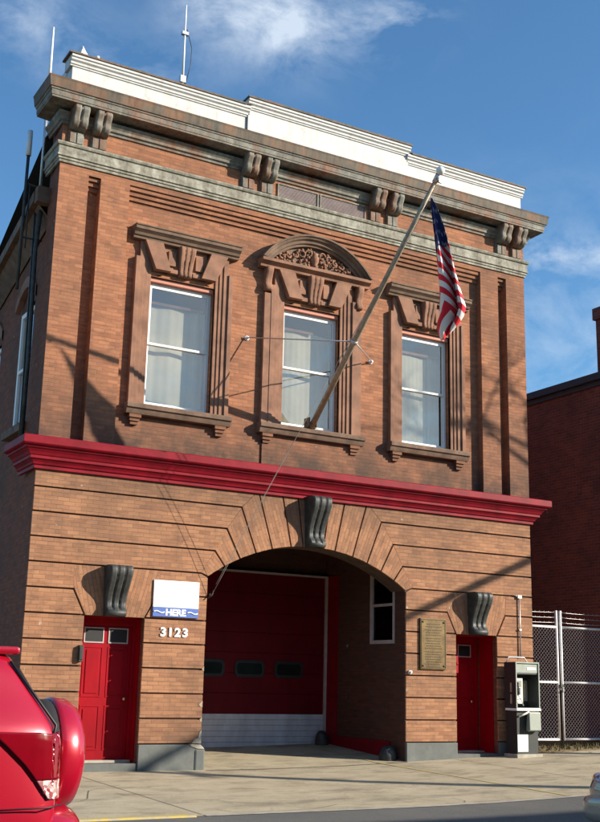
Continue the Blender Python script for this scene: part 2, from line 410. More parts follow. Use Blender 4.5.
        if subsurf:
            md = o.modifiers.new('sub', 'SUBSURF'); md.levels = subsurf; md.render_levels = subsurf
        return o
def thing(name, loc, label, cat, group=None):
    o = bpy.data.objects.new(name, None); COL.objects.link(o); o.location = loc; o['_base'] = tuple(loc); o['_isempty'] = 1
    o.empty_display_size = .3
    tag(o, label, cat, group); return o
def tag(o, label=None, cat=None, group=None, kind=None):
    if label: o['label'] = label
    if cat: o['category'] = cat
    if group: o['group'] = group
    if kind: o['kind'] = kind
    return o
def text_mesh(txt, size, loc, mat, name, parent=None, depth=.006, bold=0, space=1.0, sx=1.0):
    c = bpy.data.curves.new('t', 'FONT'); c.body = txt; c.size = size; c.extrude = depth; c.offset = bold; c.space_character = space
    c.align_x = 'CENTER'; c.resolution_u = 4
    t = bpy.data.objects.new('t', c); COL.objects.link(t)
    dg = bpy.context.evaluated_depsgraph_get(); dg.update()
    me = bpy.data.meshes.new_from_object(t.evaluated_get(dg)); bpy.data.objects.remove(t)
    base = Vector(parent['_base']) if parent is not None else Vector(loc)
    for v in me.vertices:
        x, y, z = v.co; w = Vector((loc[0]+x*sx, loc[1]-z, loc[2]+y)); v.co = w-base
    me.materials.clear(); me.materials.append(M[mat])
    o = bpy.data.objects.new(name, me); COL.objects.link(o)
    if parent is not None: o.parent = parent
    else: o.location = base
    o['_base'] = tuple(base); return o

# ---------------------------------------------------------------- ground
def zg(x, y):
    r = .035*math.log(1+math.exp((min(x, 14)-5.2)*1.5))/1.5
    if y > -5.1: return r+.021*min(y, 0)
    return r*max(.2, 1-(abs(y)-5.1)*.1)-.107+.0*min(abs(y)-5.1, 4)
def sheet(name, x0, x1, y0, y1, mat, dz=0, nx=None, ny=None, kind='structure'):
    nx = nx or max(2, int((x1-x0)/1)); ny = ny or max(2, int((y1-y0)/1))
    m = MB()
    for j in range(ny+1):
        for i in range(nx+1):
            x = x0+(x1-x0)*i/nx; y = y0+(y1-y0)*j/ny; m.v.append((x, y, zg(x, y)+dz))
    for j in range(ny):
        for i in range(nx):
            a = j*(nx+1)+i; m.face((a, a+1, a+nx+2, a+nx+1), 0, True)
    return tag(m.build(name, mat, fix=False), kind=kind)
g = MB(); g.quad((-400, -400, -.6), (400, -400, -.6), (400, 400, -.6), (-400, 400, -.6)); tag(g.build('ground', simple('far_ground', (.07, .07, .06), .95), fix=False), kind='structure')
sheet('sidewalk', -60, 60, -5.1, 0.02, 'concrete', 0, 120, 12)
sheet('road', -60, 60, -11.3, -5.1, 'asphalt', -.002, 120, 12)
sheet('near_sidewalk', -60, 60, -23, -11.3, 'concrete', .1, 120, 6)
sheet('bay_floor', 3.2, 7.43, 0.02, 2.95, 'concrete', 0, 8, 6)
# bay floor ramps up towards the door
for o in bpy.data.objects:
    if o.name == 'bay_floor':
        for v in o.data.vertices:
            v.co.z += .062*max(0, v.co.y-.02)
sheet('alley_ground', 10.6, 60, 0.02, 14, 'dirt', .0, 40, 14)
sheet('alley_left', -60, -.002, 0.02, 14, 'dirt', 0, 40, 10)
# yellow painted curb stone at the left of the apron
m = MB(); m.box(-20, .75, -5.2, -5.04, -.3, -.085)
cb = m.build('curb', 'yellow', bevel=.02); tag(cb, kind='structure')
m = MB(); m.box(-60, 60, -11.36, -11.2, -.4, -.02); tag(m.build('near_curb', 'concrete', bevel=.02), kind='structure')
# pale worn gutter edge strip where apron meets asphalt
sheet('gutter_edge', .9, 30, -5.16, -5.04, 'concrete_lt', .004, 40, 1)
# painted yellow guide line, and the steel strip at the door line
m = MB()
def strip(pts, w, mat, name, dz=.004):
    m = MB()
    for (a, b) in zip(pts, pts[1:]):
        for k in range(6):
            p = [a[0]+(b[0]-a[0])*t for t in (k/6, (k+1)/6)]; q = [a[1]+(b[1]-a[1])*t for t in (k/6, (k+1)/6)]
            d = Vector((b[0]-a[0], b[1]-a[1])).normalized(); n = Vector((-d.y, d.x))*w/2
            def h(x, y): return zg(x, y)+(.062*max(0, y-.02) if 3.2 < x < 7.43 else 0)+dz
            m.quad((p[0]-n.x, q[0]-n.y, h(p[0], q[0])), (p[1]-n.x, q[1]-n.y, h(p[1], q[1])), (p[1]+n.x, q[1]+n.y, h(p[1], q[1])), (p[0]+n.x, q[0]+n.y, h(p[0], q[0])))
    return tag(m.build(name, mat), kind='structure')
strip([(6.85, 2.6), (6.85, .1), (6.8, -5.0)], .09, 'yellow', 'painted_line')
strip([(3.25, -.12), (7.4, -.10)], .05, 'groove', 'drain_slot')
for xx in (-1.2, .9, 8.5, 11.4): strip([(xx, -.1), (xx, -5.0)], .012, 'groove', 'paving_joint')

rr = random.Random(21)
for k in range(5):
    x, y = rr.uniform(-.5, 9), rr.uniform(-4.8, -.5); a = rr.uniform(0, 6.28); pts = []
    for i in range(9):
        pts.append((x, y)); a += rr.uniform(-.6, .6); x += math.cos(a)*.3; y = max(-4.95, min(-.15, y+math.sin(a)*.3))
    strip(pts, .009, 'groove', 'paving_crack', .005)

# ---------------------------------------------------------------- the fire station
FS = thing('fire_station', (0, 0, 0), 'two storey brick fire station with red ledge and big arched bay', 'building')
W = 10.6; DEP = 16.0; SK = .08      # side wall runs in slightly towards the back
D1 = (1.0, 2.06, 2.47); D2 = (8.63, 9.66, 2.47); AX0, AX1 = 3.2, 7.43; ACX = (AX0+AX1)/2; SPR, APX = 3.24, 3.92
hw = (AX1-AX0)/2; rise = APX-SPR; AR = (hw*hw+rise*rise)/(2*rise); ACZ = APX-AR
def arcz(x): return ACZ+math.sqrt(max(0, AR*AR-(x-ACX)**2))
def arcpts(x0, x1, n): return [(x0+(x1-x0)*i/n, arcz(x0+(x1-x0)*i/n)) for i in range(n+1)]
G = .036
def grid_wall(m, x0, x1, z0, z1, holes, y):
    xs = sorted({x0, x1, *[h[0] for h in holes], *[h[1] for h in holes]}); zs = sorted({z0, z1, *[h[2] for h in holes], *[h[3] for h in holes]})
    for a, b in zip(xs, xs[1:]):
        for c, d in zip(zs, zs[1:]):
            mx, mz = (a+b)/2, (c+d)/2
            if any(h[0] < mx < h[1] and h[2] < mz < h[3] for h in holes): continue
            m.quad((a, y, c), (b, y, c), (b, y, d), (a, y, d))
# backing plane (the joints)
m = MB()
grid_wall(m, 0.0, W, -.2, 4.9, [(D1[0], D1[1], -.2, D1[2]), (D2[0], D2[1], -.2, D2[2]), (AX0, AX1, -.2, 4.9)], G)
ar = arcpts(AX0, AX1, 40); k = m.add([(x, G, z) for x, z in ar]+[(x, G, 4.9) for x, z in reversed(ar)])
n = len(ar)
for i in range(n-1): m.face((k+i, k+i+1, k+2*n-2-i, k+2*n-1-i))
# soffit of the arch
for (a, b) in zip(ar, ar[1:]): m.quad((a[0], G, a[1]), (b[0], G, b[1]), (b[0], .5, b[1]), (a[0], .5, a[1]))
m.build('wall_backing', 'groove', FS, fix=False)
# blocks
def inset(poly, ds):
    a = sum(p[0]*q[1]-q[0]*p[1] for p, q in zip(poly, poly[1:]+poly[:1]))
    if a < 0:
        poly = poly[::-1]; ds = ds[::-1]; ds = ds[1:]+ds[:1]
    n = len(poly); L = []
    for i in range(n):
        p, q = Vector(poly[i]), Vector(poly[(i+1) % n]); d = (q-p).normalized(); nn = Vector((-d.y, d.x)); L.append((p+nn*ds[i], d))
    out = []
    for i in range(n):
        (p, d), (q, e) = L[i-1], L[i]
        cr = d.x*e.y-d.y*e.x
        if abs(cr) < 1e-3: out.append(tuple(q)); continue
        t = ((q.x-p.x)*e.y-(q.y-p.y)*e.x)/cr; out.append(tuple(p+d*t))
    return out
g2 = .014
BL = MB()
def block(poly, ds, rot=0):
    BL.prism(inset(poly, ds), 0, G+.001, rot, back=False)
zb = [.42+.41*k for k in range(11)]+[4.86]
def hband(k, xl, xr, el=0, er=0):   # band with ends xl(bottom,top)
    z0, z1 = zb[k], zb[k+1]
    xl = xl if isinstance(xl, tuple) else (xl, xl); xr = xr if isinstance(xr, tuple) else (xr, xr)
    block([(xl[0], z0), (xr[0], z0), (xr[1], z1), (xl[1], z1)], [g2, er, g2, el])
for k in range(5):
    hband(k, 0, D1[0]); hband(k, D1[1], AX0); hband(k, AX1, D2[0]); hband(k, D2[1], W)
def doorhead(k5, D):
    j = (D[0]-.21, D[1]+.22)
    hv = (D[0]+D[1])/2
    # two leaning halves of the flat arch
    for (xa, xb, xc, xd, r) in ((D[0], hv, hv, j[0], R(90+14)), (hv, D[1], j[1], hv, R(90-14))):
        if xa == D[0]: block([(xa, zb[5]-.0), (hv, zb[5]), (hv, zb[7]), (j[0]-.03, zb[7]), (j[0], zb[6])], [0, 0, g2, 0, g2], R(76))
        else: block([(hv, zb[5]), (D[1], zb[5]), (j[1], zb[6]), (j[1]+.03, zb[7]), (hv, zb[7])], [0, g2, 0, g2, 0], R(104))
    return j
j1 = doorhead(5, D1); j2 = doorhead(5, D2)
hband(5, 0, (D1[0], j1[0]), 0, g2); hband(5, (D1[1], j1[1]), AX0, g2, 0)
hband(5, AX1, (D2[0], j2[0]), 0, g2); hband(5, (D2[1], j2[1]), W, g2, 0)
hband(6, 0, (j1[0], j1[0]-.03)); block([(j1[1], zb[6]), (AX0, zb[6]), (AX0, SPR-.01), (AX0-.12, zb[7]), (j1[1]+.03, zb[7])], [g2, 0, g2, g2, 0])
block([(j2[0], zb[6]), (AX1, zb[6]), (AX1, SPR-.01), (AX1+.12, zb[7]), (j2[0]-.03, zb[7])], [g2, 0, g2, g2, 0]); hband(6, (j2[1], j2[1]+.03), W)
J = [((3.07, zb[7]), (AX0, SPR)), ((3.32, zb[8]), (3.52, 0)), ((3.54, zb[9]), (3.82, 0)), ((3.82, zb[10]), (4.14, 0)), ((4.15, 4.86), (4.47, 0)), ((4.65, 4.86), (4.86, 0)), ((4.98, 4.86), (5.12, 0))]
J = [(o, (i[0], arcz(i[0]))) for o, i in J]
MC = 5.335
for side in (0, 1):
    fx = (lambda p: p) if side == 0 else (lambda p: (2*MC-p[0] if p[0] != AX0 else AX1, p[1]))
    for i in range(6):
        (o0, i0), (o1, i1) = J[i], J[i+1]
        arc = [(i0[0]+(i1[0]-i0[0])*t/5, 0) for t in range(1, 5)]
        P = [fx(o0), fx(i0)]+[fx(a) for a in arc]+[fx(i1), fx(o1)]
        P = [P[0]]+[(x, arcz(min(max(x, AX0), AX1))) for x, z in P[1:-1]]+[P[-1]]
        e = [g2]+[0]*5+[g2, (0 if i < 4 else g2)]
        ang = math.atan2(o0[1]-i0[1], i0[0]-o0[0])
        if i < 3: ang = math.atan2((o0[1]+o1[1])-(i0[1]+i1[1]), (i0[0]+i1[0])-(o0[0]+o1[0]))
        block(P, e, (math.pi-ang-math.pi/2 if False else (ang if side == 0 else math.pi-ang)))
        if i < 4:
            b0, b1 = fx(o0), fx(o1)
            if i == 3: pass
            if side == 0:
                block([(0, zb[7+i]), (b0[0], zb[7+i]), (b1[0], zb[8+i]), (0, zb[8+i])], [g2, 0, g2, 0])
            else:
                block([(b0[0], zb[7+i]), (W, zb[7+i]), (W, zb[8+i]), (b1[0], zb[8+i])], [g2, 0, g2, 0])
# key block behind keystone
o, i = J[6]; P = [o, i]+[(x, arcz(x)) for x in (5.25, 5.4)]+[(2*MC-i[0], arcz(2*MC-i[0])), (2*MC-o[0], o[1])]
block(P, [g2, 0, 0, 0, g2, g2], R(90))
jr = random.Random(3)
BL.v = [(x+jr.uniform(-.003, .003), y, z+jr.uniform(-.003, .003)) for x, y, z in BL.v]
BL.build('lower_wall', 'brick_low', FS, bevel=.005)
for (xj, zj, w_, h_2, sg) in ((AX0, 1.02, .07, .1, -1), (AX0, .78, .05, .07, -1), (AX1, 2.9, .05, .05, 1), (AX0, 1.62, .04, .08, -1), (AX1, 1.35, .03, .06, 1)):
    m = MB(); m.prism([(xj, zj), (xj+sg*w_*.6, zj+h_2*.1), (xj+sg*w_, zj+h_2*.5), (xj+sg*w_*.5, zj+h_2*.8), (xj+sg*w_*.2, zj+h_2*1.1), (xj, zj+h_2)], -.005, .02); m.build('chipped_edge', 'tan_block', FS, bevel=.003)
m = MB(); m.prism([(AX0-.17, .43), (AX0-.001, .43), (AX0-.0, .66), (AX0-.04, .6), (AX0-.06, .52), (AX0-.12, .5)], -.008, .02); m.build('mortar_repair', 'concrete_lt', FS, bevel=.003)
# jamb returns of blocks are the reveals
m = MB()
def reveal(x, y0, y1, z0, z1): m.quad((x, y0, z0), (x, y1, z0), (x, y1, z1), (x, y0, z1))
for D, dd in ((D1, .5), (D2, .75)):
    m = MB(); m.box(D[1]-.018, D[1]-.002, .14, dd-.2, .15, D[2]-.01); m.box(D[0]+.002, D[0]+.018, .14, dd-.2, .15, D[2]-.01); m.box(D[0]+.02, D[1]-.02, .14, dd-.2, D[2]-.02, D[2]-.003); m.build('door_casing', 'red_door', FS)
    m = MB(); reveal(D[0], G, dd, -.1, D[2]); reveal(D[1], G, dd, -.1, D[2])
    m.quad((D[0], G, D[2]), (D[1], G, D[2]), (D[1], dd, D[2]), (D[0], dd, D[2]))
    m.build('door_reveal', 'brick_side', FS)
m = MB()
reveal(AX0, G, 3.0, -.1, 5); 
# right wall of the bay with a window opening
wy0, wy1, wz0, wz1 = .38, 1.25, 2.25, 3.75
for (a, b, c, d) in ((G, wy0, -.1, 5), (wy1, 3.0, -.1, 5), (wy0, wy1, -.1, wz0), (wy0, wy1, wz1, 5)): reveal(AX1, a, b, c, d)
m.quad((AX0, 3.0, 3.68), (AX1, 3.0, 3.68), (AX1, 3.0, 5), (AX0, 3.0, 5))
m.build('bay_wall', 'brick_bay_shaded', FS, fix=False)
m = MB(); m.box(AX0-.1, AX1+.1, .5, 3.1, 4.25, 4.3); m.box(AX0, AX1, .495, .52, 4.0, 4.25); m.build('bay_ceiling', 'ceil', FS)
m = MB(); m.lathe([(.0, 0), (.16, 0), (.18, .02), (.18, .05)], (5.3, 1.8, 4.2), (0, 0, 1)); m.build('ceiling_light', 'white_trim', FS)
# window in bay wall
wb = MB()
for (a, b, c, d) in ((wy0, wy0+.07, wz0, wz1), (wy1-.07, wy1, wz0, wz1), (wy0+.07, wy1-.07, wz0, wz0+.07), (wy0+.07, wy1-.07, wz1-.07, wz1)): wb.box(AX1-.005, AX1+.08, a, b, c, d)
wb.box(AX1+.0, AX1+.06, wy0+.07, wy1-.07, 2.98, 3.03)
wo = wb.build('window', 'old_trim', FS)
m = MB(); m.box(AX1+.04, AX1+.05, wy0+.06, wy1-.06, wz0+.06, wz1-.06); m.build('pane', 'glass_dk', wo)
m = MB(); m.box(AX1+.2, AX1+.25, wy0-.1, wy1+.1, wz0-.1, wz1+.1); m.build('dark_backing', 'dark_in', wo)
m = MB(); m.box(AX1-.03, AX1-.001, .5, 2.95, -.05, .42); m.build('baseboard', 'red_trim', FS)
# granite base course with a chipped, bulging corner guard
for a, b in ((-.02, D1[0]-.002), (D1[1]+.002, AX0-.002), (AX1+.002, D2[0]-.002), (D2[1]+.002, W+.02)):
    m = MB(); m.box(a, b, -.025, .3, -.3, zb[0]-.005)
    if a < 0: m.box(-.02, .3, .3, DEP, -.3, .4)
    m.build('base_course', 'granite', FS, bevel=.012)
m = MB(); m.box(AX0-.12, AX0+.07, -.045, .35, -.3, .34); m.build('corner_guard', 'granite', FS, bevel=.03)
m = MB(); m.prism([(AX0-.22, .425), (AX0-.2, .385), (AX0-.08, .345), (AX0+.06, .335), (AX0+.03, .37), (AX0-.02, .41)], -.04, .2); m.build('patch_mortar', 'concrete_lt', FS, bevel=.01)
for bx, nm, mt_, bv in (((D1[0], D1[1], .0, .5, -.1, .12), 'door_step', 'granite', .01), ((D2[0], D2[1], .0, .7, -.1, .2), 'door_step', 'granite', .01), ((D1[0]+.03, D1[1]-.03, .22, .42, .12, .16), 'threshold', 'concrete_lt', .005), ((D2[0]+.03, D2[1]-.03, .4, .7, .2, .23), 'threshold', 'concrete_lt', .005)):
    m = MB(); m.box(*bx); m.build(nm, mt_, FS, bevel=bv)
# entrance doors
def entrance(D, y, z0):
    x0, x1, zt = D[0], D[1], D[2]
    m = MB(); m.box(x0, x0+.07, y-.06, y+.06, z0, zt); m.box(x1-.07, x1, y-.06, y+.06, z0, zt); m.box(x0+.07, x1-.07, y-.06, y+.06, zt-.14, zt)
    m.box(x0+.07, x1-.07, y, y+.05, z0, zt-.14)
    a, b = x0+.07, x1-.07; c = (a+b)/2
    d = m.build('door', 'red_door', FS, bevel=.004)
    h = zt-.14-z0
    for (u, v) in ((a+.07, c-.04), (c+.04, b-.07)):
        for (p, q) in ((.07, .40), (.46, .84)):
            m = MB(); zz0, zz1 = z0+h*p, z0+h*q
            m.box(u, v, y-.008, y+.001, zz0, zz0+.025); m.box(u, v, y-.008, y+.001, zz1-.025, zz1); m.box(u, u+.025, y-.008, y+.001, zz0+.025, zz1-.025); m.box(v-.025, v, y-.008, y+.001, zz0+.025, zz1-.025)
            m.box(u+.06, v-.06, y-.012, y+.001, zz0+.06, zz1-.06)
            m.build('door_panel', 'red_door', d, bevel=.004)
        m = MB(); zz0, zz1 = z0+h*.875, z0+h*.975
        m.box(u, v, y-.014, y+.001, zz0-.02, zz0); m.box(u, v, y-.014, y+.001, zz1, zz1+.02); m.box(u, u+.02, y-.014, y+.001, zz0, zz1); m.box(v-.02, v, y-.014, y+.001, zz0, zz1)
        m.build('lite_frame', 'old_trim', d)
        m = MB(); m.box(u+.02, v-.02, y-.006, y-.001, zz0, zz1); m.build('pane', M['black'], d)
    m = MB(); m.lathe([(.012, 0), (.012, .03), (.03, .045), (.033, .06), (.02, .075), (0, .078)], (b-.1, y, z0+h*.45), (0, -1, 0), 14); m.build('handle', 'brass', d)
    return d
entrance(D1, .36, .16)
entrance(D2, .68, .23)
# garage door
GY = 2.9
m = MB(); zt = 3.66
nz = 7; z0 = .83
for i in range(nz):
    a = z0+(zt-z0)*i/nz; b = z0+(zt-z0)*(i+1)/nz
    m.box(AX0, AX1-.08, GY, GY+.04, a+.004, b-.004); m.box(AX0, AX1-.08, GY+.012, GY+.035, a-.004, a+.004)
gd = m.build('garage_door', 'red_garage', FS, bevel=.003)
m = MB()
for i in range(6):
    a = .17+.66*i/6; m.box(AX0, AX1-.08, GY-.004, GY+.036, a+.003, a+.107)
m.box(AX0, AX1-.08, GY+.012, GY+.03, .17, .83)
m.build('kick_panel', 'white_panel', gd, bevel=.003)
m = MB(); m.box(AX0, AX1-.08, GY-.02, GY+.04, .1, .17); m.build('bottom_seal', 'wood_dark', gd)
m = MB(); m.box(AX1-.08, AX1-.03, GY-.05, GY+.05, .1, 3.7); m.box(AX0, AX1-.08, GY-.05, GY+.05, 3.66, 3.70); m.build('door_trim', 'old_trim', gd)
m = MB(); m.box(AX1-.028, AX1-.0015, 2.45, 2.85, .1, 3.7); m.build('door_jamb', 'red_trim', gd)
def rrect(xc, zc, w, h, r, n=5):
    P = []
    for cx, cz, a0 in ((xc+w/2-r, zc+h/2-r, 0), (xc-w/2+r, zc+h/2-r, 90), (xc-w/2+r, zc-h/2+r, 180), (xc+w/2-r, zc-h/2+r, 270)):
        for i in range(n+1):
            a = R(a0+90*i/n); P.append((cx+r*math.cos(a), cz+r*math.sin(a)))
    return P
for xc in (3.75, 4.67, 5.58, 6.50):
    m = MB(); m.prism(rrect(xc, 1.72, .68, .34, .1), GY-.02, GY+.01); w_ = m.build('door_window', 'black', gd)
    m = MB(); m.prism(rrect(xc, 1.72, .56, .22, .06), GY-.024, GY-.012); m.build('pane', 'glass_dk', w_) if False else m.build('pane', simple('lite_green', (.008, .013, .011), .08, bmp=0) if xc == 3.75 else bpy.data.materials['lite_green'], gd)

# ledge (red string course)
m = MB()
m.wrap([(0, 4.80), (.05, 4.80), (.05, 4.86), (.075, 4.865), (.09, 4.90), (.13, 4.945), (.15, 4.95), (.15, 5.0), (.165, 5.005), (.19, 5.05), (.235, 5.10), (.26, 5.11), (.26, 5.14), (.31, 5.15), (.33, 5.17), (.33, 5.285), (.315, 5.30), (0, 5.37)], 0, W, 0, .85)
m.build('ledge', 'red_ledge', FS, bevel=.006)

# ---- upper wall
FY = .15; ZB, ZT = 5.3, 10.4
PX0, PX1 = 1.32, 9.38            # the sunk field between the end pilasters
WIN = [(2.52, 1.29), (5.285, 1.27), (8.03, 1.22)]      # centre, opening width
WZ0, WZ1 = 6.19, 8.60
holes = [(c-w/2, c+w/2, WZ0, WZ1) for c, w in WIN]
m = MB()
grid_wall(m, PX0, PX1, ZB, 9.95, holes, FY)
for h in holes:
    for x in (h[0], h[1]): m.quad((x, FY, WZ0), (x, FY+.3, WZ0), (x, FY+.3, WZ1), (x, FY, WZ1))
    m.quad((h[0], FY, WZ1), (h[1], FY, WZ1), (h[1], FY+.3, WZ1), (h[0], FY+.3, WZ1))
# stepped corbel at the top of the field
for i, (a, b) in enumerate(((9.95, 10.03), (10.03, 10.11), (10.11, 10.19))):
    y = FY-.04*(i+1)
    m.quad((PX0, y, a), (PX1, y, a), (PX1, y, b), (PX0, y, b)); m.quad((PX0, y, a), (PX0, y+.04, a), (PX1, y+.04, a), (PX1, y, a))
m.quad((PX0, 0, 10.19), (PX1, 0, 10.19), (PX1, 0, ZT), (PX0, 0, ZT)); m.quad((PX0, 0, 10.19), (PX1, 0, 10.19), (PX1, .04, 10.19), (PX0, .04, 10.19))
for x in (PX0, PX1): m.quad((x, 0, ZB), (x, FY, ZB), (x, FY, 10.19), (x, 0, 10.19))
# pilasters with the narrow sunk slots
S1 = (.54, .77); S2 = (9.86, 10.09)
for (a, b, s) in ((0, PX0, S1), (PX1, W, S2)):
    grid_wall(m, a, b, ZB, ZT, [(s[0], s[1], ZB, 10.17)], 0)
    m.quad((s[0], .2, ZB), (s[1], .2, ZB), (s[1], .2, 10.17), (s[0], .2, 10.17))
    for x in s: m.quad((x, 0, ZB), (x, .2, ZB), (x, .2, 10.17), (x, 0, 10.17))
    for i, z in enumerate((10.10, 10.02, 9.94)):
        m.box(s[0]+.001, s[1]-.001, .045*(i+1), .2, z, z+.07)
# frieze
for a, b in ((0, W),): m.quad((a, .0, 10.5), (b, .0, 10.5), (b, .0, 11.4), (a, .0, 11.4))
m.build('upper_wall', 'brick_up', FS, fix=False)
# side wall (left): pilaster, sunk wall with arched window, runs back
m = MB()
def sx(y): return SK*y
def squad(m, y0, y1, z0, z1, off=0):
    m.quad((sx(y0)+off, y0, z0), (sx(y1)+off, y1, z0), (sx(y1)+off, y1, z1), (sx(y0)+off, y0, z1))
squad(m, 0, .75, -.2, 11.4); squad(m, .75, DEP, -.2, 5.2)
m.quad((sx(.75), .75, 5.2), (sx(.75)+.12, .75, 5.2), (sx(.75)+.12, .75, 10.0), (sx(.75), .75, 10.0))
sw = [(1.8, 2.9, 5.95, 8.3), (5.0, 6.1, 5.95, 8.3), (8.5, 9.6, 5.95, 8.3)]
ys = [.75]+[v for h in sw for v in h[:2]]+[DEP]
for i, (a, b) in enumerate(zip(ys, ys[1:])):
    if i % 2 == 0: squad(m, a, b, 5.2, 10.0, .12)
    else: squad(m, a, b, 5.2, 5.95, .12); squad(m, a, b, 8.3, 10.0, .12)
m.quad((sx(DEP), DEP, -.2), (W, DEP, -.2), (W, DEP, 10), (sx(DEP), DEP, 10))
m.quad((W, 0, -.2), (W, DEP, -.2), (W, DEP, 10.0), (W, 0, 10.0)); m.quad((W, 0, 10), (W, .8, 10), (W, .8, 11.4), (W, 0, 11.4))
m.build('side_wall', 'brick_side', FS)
for h in sw:
    m = MB(); x = sx(h[0])+.13
    a, b, c, d = h
    for (p, q, r_, s_) in ((a, a+.09, c, d), (b-.09, b, c, d), (a+.09, b-.09, c, c+.09), (a+.09, b-.09, d-.09, d), (a+.09, b-.09, (c+d)/2-.03, (c+d)/2+.03)): m.box(x+.06, x+.14, p, q, r_, s_)
    so = m.build('side_window', 'white_trim', FS)
    m = MB(); m.box(x+.1, x+.11, a+.05, b-.05, c+.05, d-.05); m.build('pane', 'glass', so)
    m = MB(); m.box(x+.3, x+.33, a-.2, b+.2, c-.2, d+.2); m.build('dark_backing', 'dark_in', so)
    m = MB(); n_ = 12
    P = [(a-.1+(b-a+.2)*i/n_, d+.05+.35*math.sin(math.pi*i/n_)) for i in range(n_+1)]
    k = m.add([(x-.05, y, z) for y, z in P]+[(x-.05, y, z+.22) for y, z in P]+[(x+.05, y, z) for y, z in P]+[(x+.05, y, z+.22) for y, z in P]); N_ = n_+1
    for i in range(n_):
        m.face((k+i, k+i+1, k+N_+i+1, k+N_+i)); m.face((k+i, k+i+1, k+2*N_+i+1, k+2*N_+i)); m.face((k+N_+i, k+N_+i+1, k+3*N_+i+1, k+3*N_+i))
    m.build('window_head', 'brownstone', so)
    m = MB(); m.box(x-.12, x+.1, a-.1, b+.1, c-.15, c-.001); m.build('sill', 'brownstone_dk', so)
# eave on the side, roof behind
m = MB()
m.box(-.18, .3, .62, .8, 9.75, 10.05)
k = m.add([(-.2, .8, 10.0), (sx(DEP)-.25, DEP, 9.1), (sx(DEP)+.3, DEP, 9.1), (.3, .8, 10.0), (-.2, .8, 9.8), (sx(DEP)-.25, DEP, 8.9), (sx(DEP)+.3, DEP, 8.9), (.3, .8, 9.8)])
for q in ((0, 1, 2, 3), (7, 6, 5, 4), (0, 4, 5, 1), (1, 5, 6, 2), (2, 6, 7, 3), (3, 7, 4, 0)): m.face([k+i for i in q])
k = m.add([(-.1, .8, 9.78), (sx(DEP)-.15, DEP, 8.88), (-.1+.25, .8, 9.5), (sx(DEP)+.1, DEP, 8.6)]); m.face((k, k+1, k+3, k+2))
m.build('side_eave', 'brownstone_dk', FS)
m = MB(); m.quad((.05, .6, 11.6), (W-.05, .6, 11.6), (W, DEP, 9.0), (sx(DEP), DEP, 9.0)); m.box(0.1, W-.1, .5, .62, 10, 11.65); m.build('roof', 'roof_dark', FS)

# architrave band
m = MB()
m.wrap([(0, 10.30), (.03, 10.30), (.03, 10.35), (.05, 10.355), (.05, 10.40), (.075, 10.405), (.075, 10.44), (.06, 10.445), (.06, 10.60), (.085, 10.605), (.10, 10.64), (.10, 10.665), (0, 10.675)], 0, W, 0, .75)
m.build('architrave', 'architrave', FS, bevel=.004)
# bed mould under cornice
m = MB()
m.wrap([(.002, 11.04), (.03, 11.04), (.035, 11.08), (.07, 11.1), (.07, 11.15), (.11, 11.2), (.12, 11.24), (0.002, 11.25)], 0, W, 0, .72)
m.build('bed_mould', 'cornice', FS, bevel=.003)
# cornice
m = MB()
m.wrap([(.002, 11.30), (.30, 11.33), (.33, 11.335), (.33, 11.37), (.34, 11.375), (.345, 11.47), (.36, 11.475), (.365, 11.50), (.385, 11.52)], 0, W, 0, .57)
m.build('cornice', 'cornice', FS)
m = MB()
m.wrap([(.386, 11.51), (.395, 11.56), (.41, 11.66), (.425, 11.70), (.40, 11.715), (.002, 11.83)], 0, W, 0, .57)
m.build('gutter', 'gutter', FS)
# parapet
def par(x0, x1, y, zt, cap, lret=False):
    m.box(x0, x1, y, y+.3, 11.7, zt-.16)
    pr = [(y, zt-.24), (y-.02, zt-.235), (y-.02, zt-.205), (y-.04, zt-.2), (y-.04, zt-.16), (y-.075, zt-.13), (y-.075, zt-.09), (y-.10, zt-.08), (y-.10, zt-.03), (y+.3, zt-.03), (y+.3, zt-.24)]
    m.prismx(pr, x0-cap, x1+cap)
m = MB(); par(.08, 3.6, -.03, 12.42, .05); par(3.62, 7.42, -.07, 12.58, .03); par(7.44, W-.06, -.03, 12.42, .05)
m.box(.08, .38, .3, 1.0, 11.7, 12.3)
m.build('parapet', 'parapet', FS, bevel=.004)
m = MB(); m.box(-.02, 3.55, -.15, .3, 12.392, 12.42); m.box(3.57, 7.47, -.19, .3, 12.552, 12.585); m.box(7.49, W+.03, -.15, .3, 12.392, 12.42)
for i in range(70):
    x = .1+i*.15
    zt = 12.585 if 3.6 < x < 7.4 else 12.42
    m.box(x, x+.11+random.random()*.03, -.14 if zt < 12.5 else -.18, .25, zt, zt+.008+random.random()*.012)
m.build('coping', 'gutter', FS)
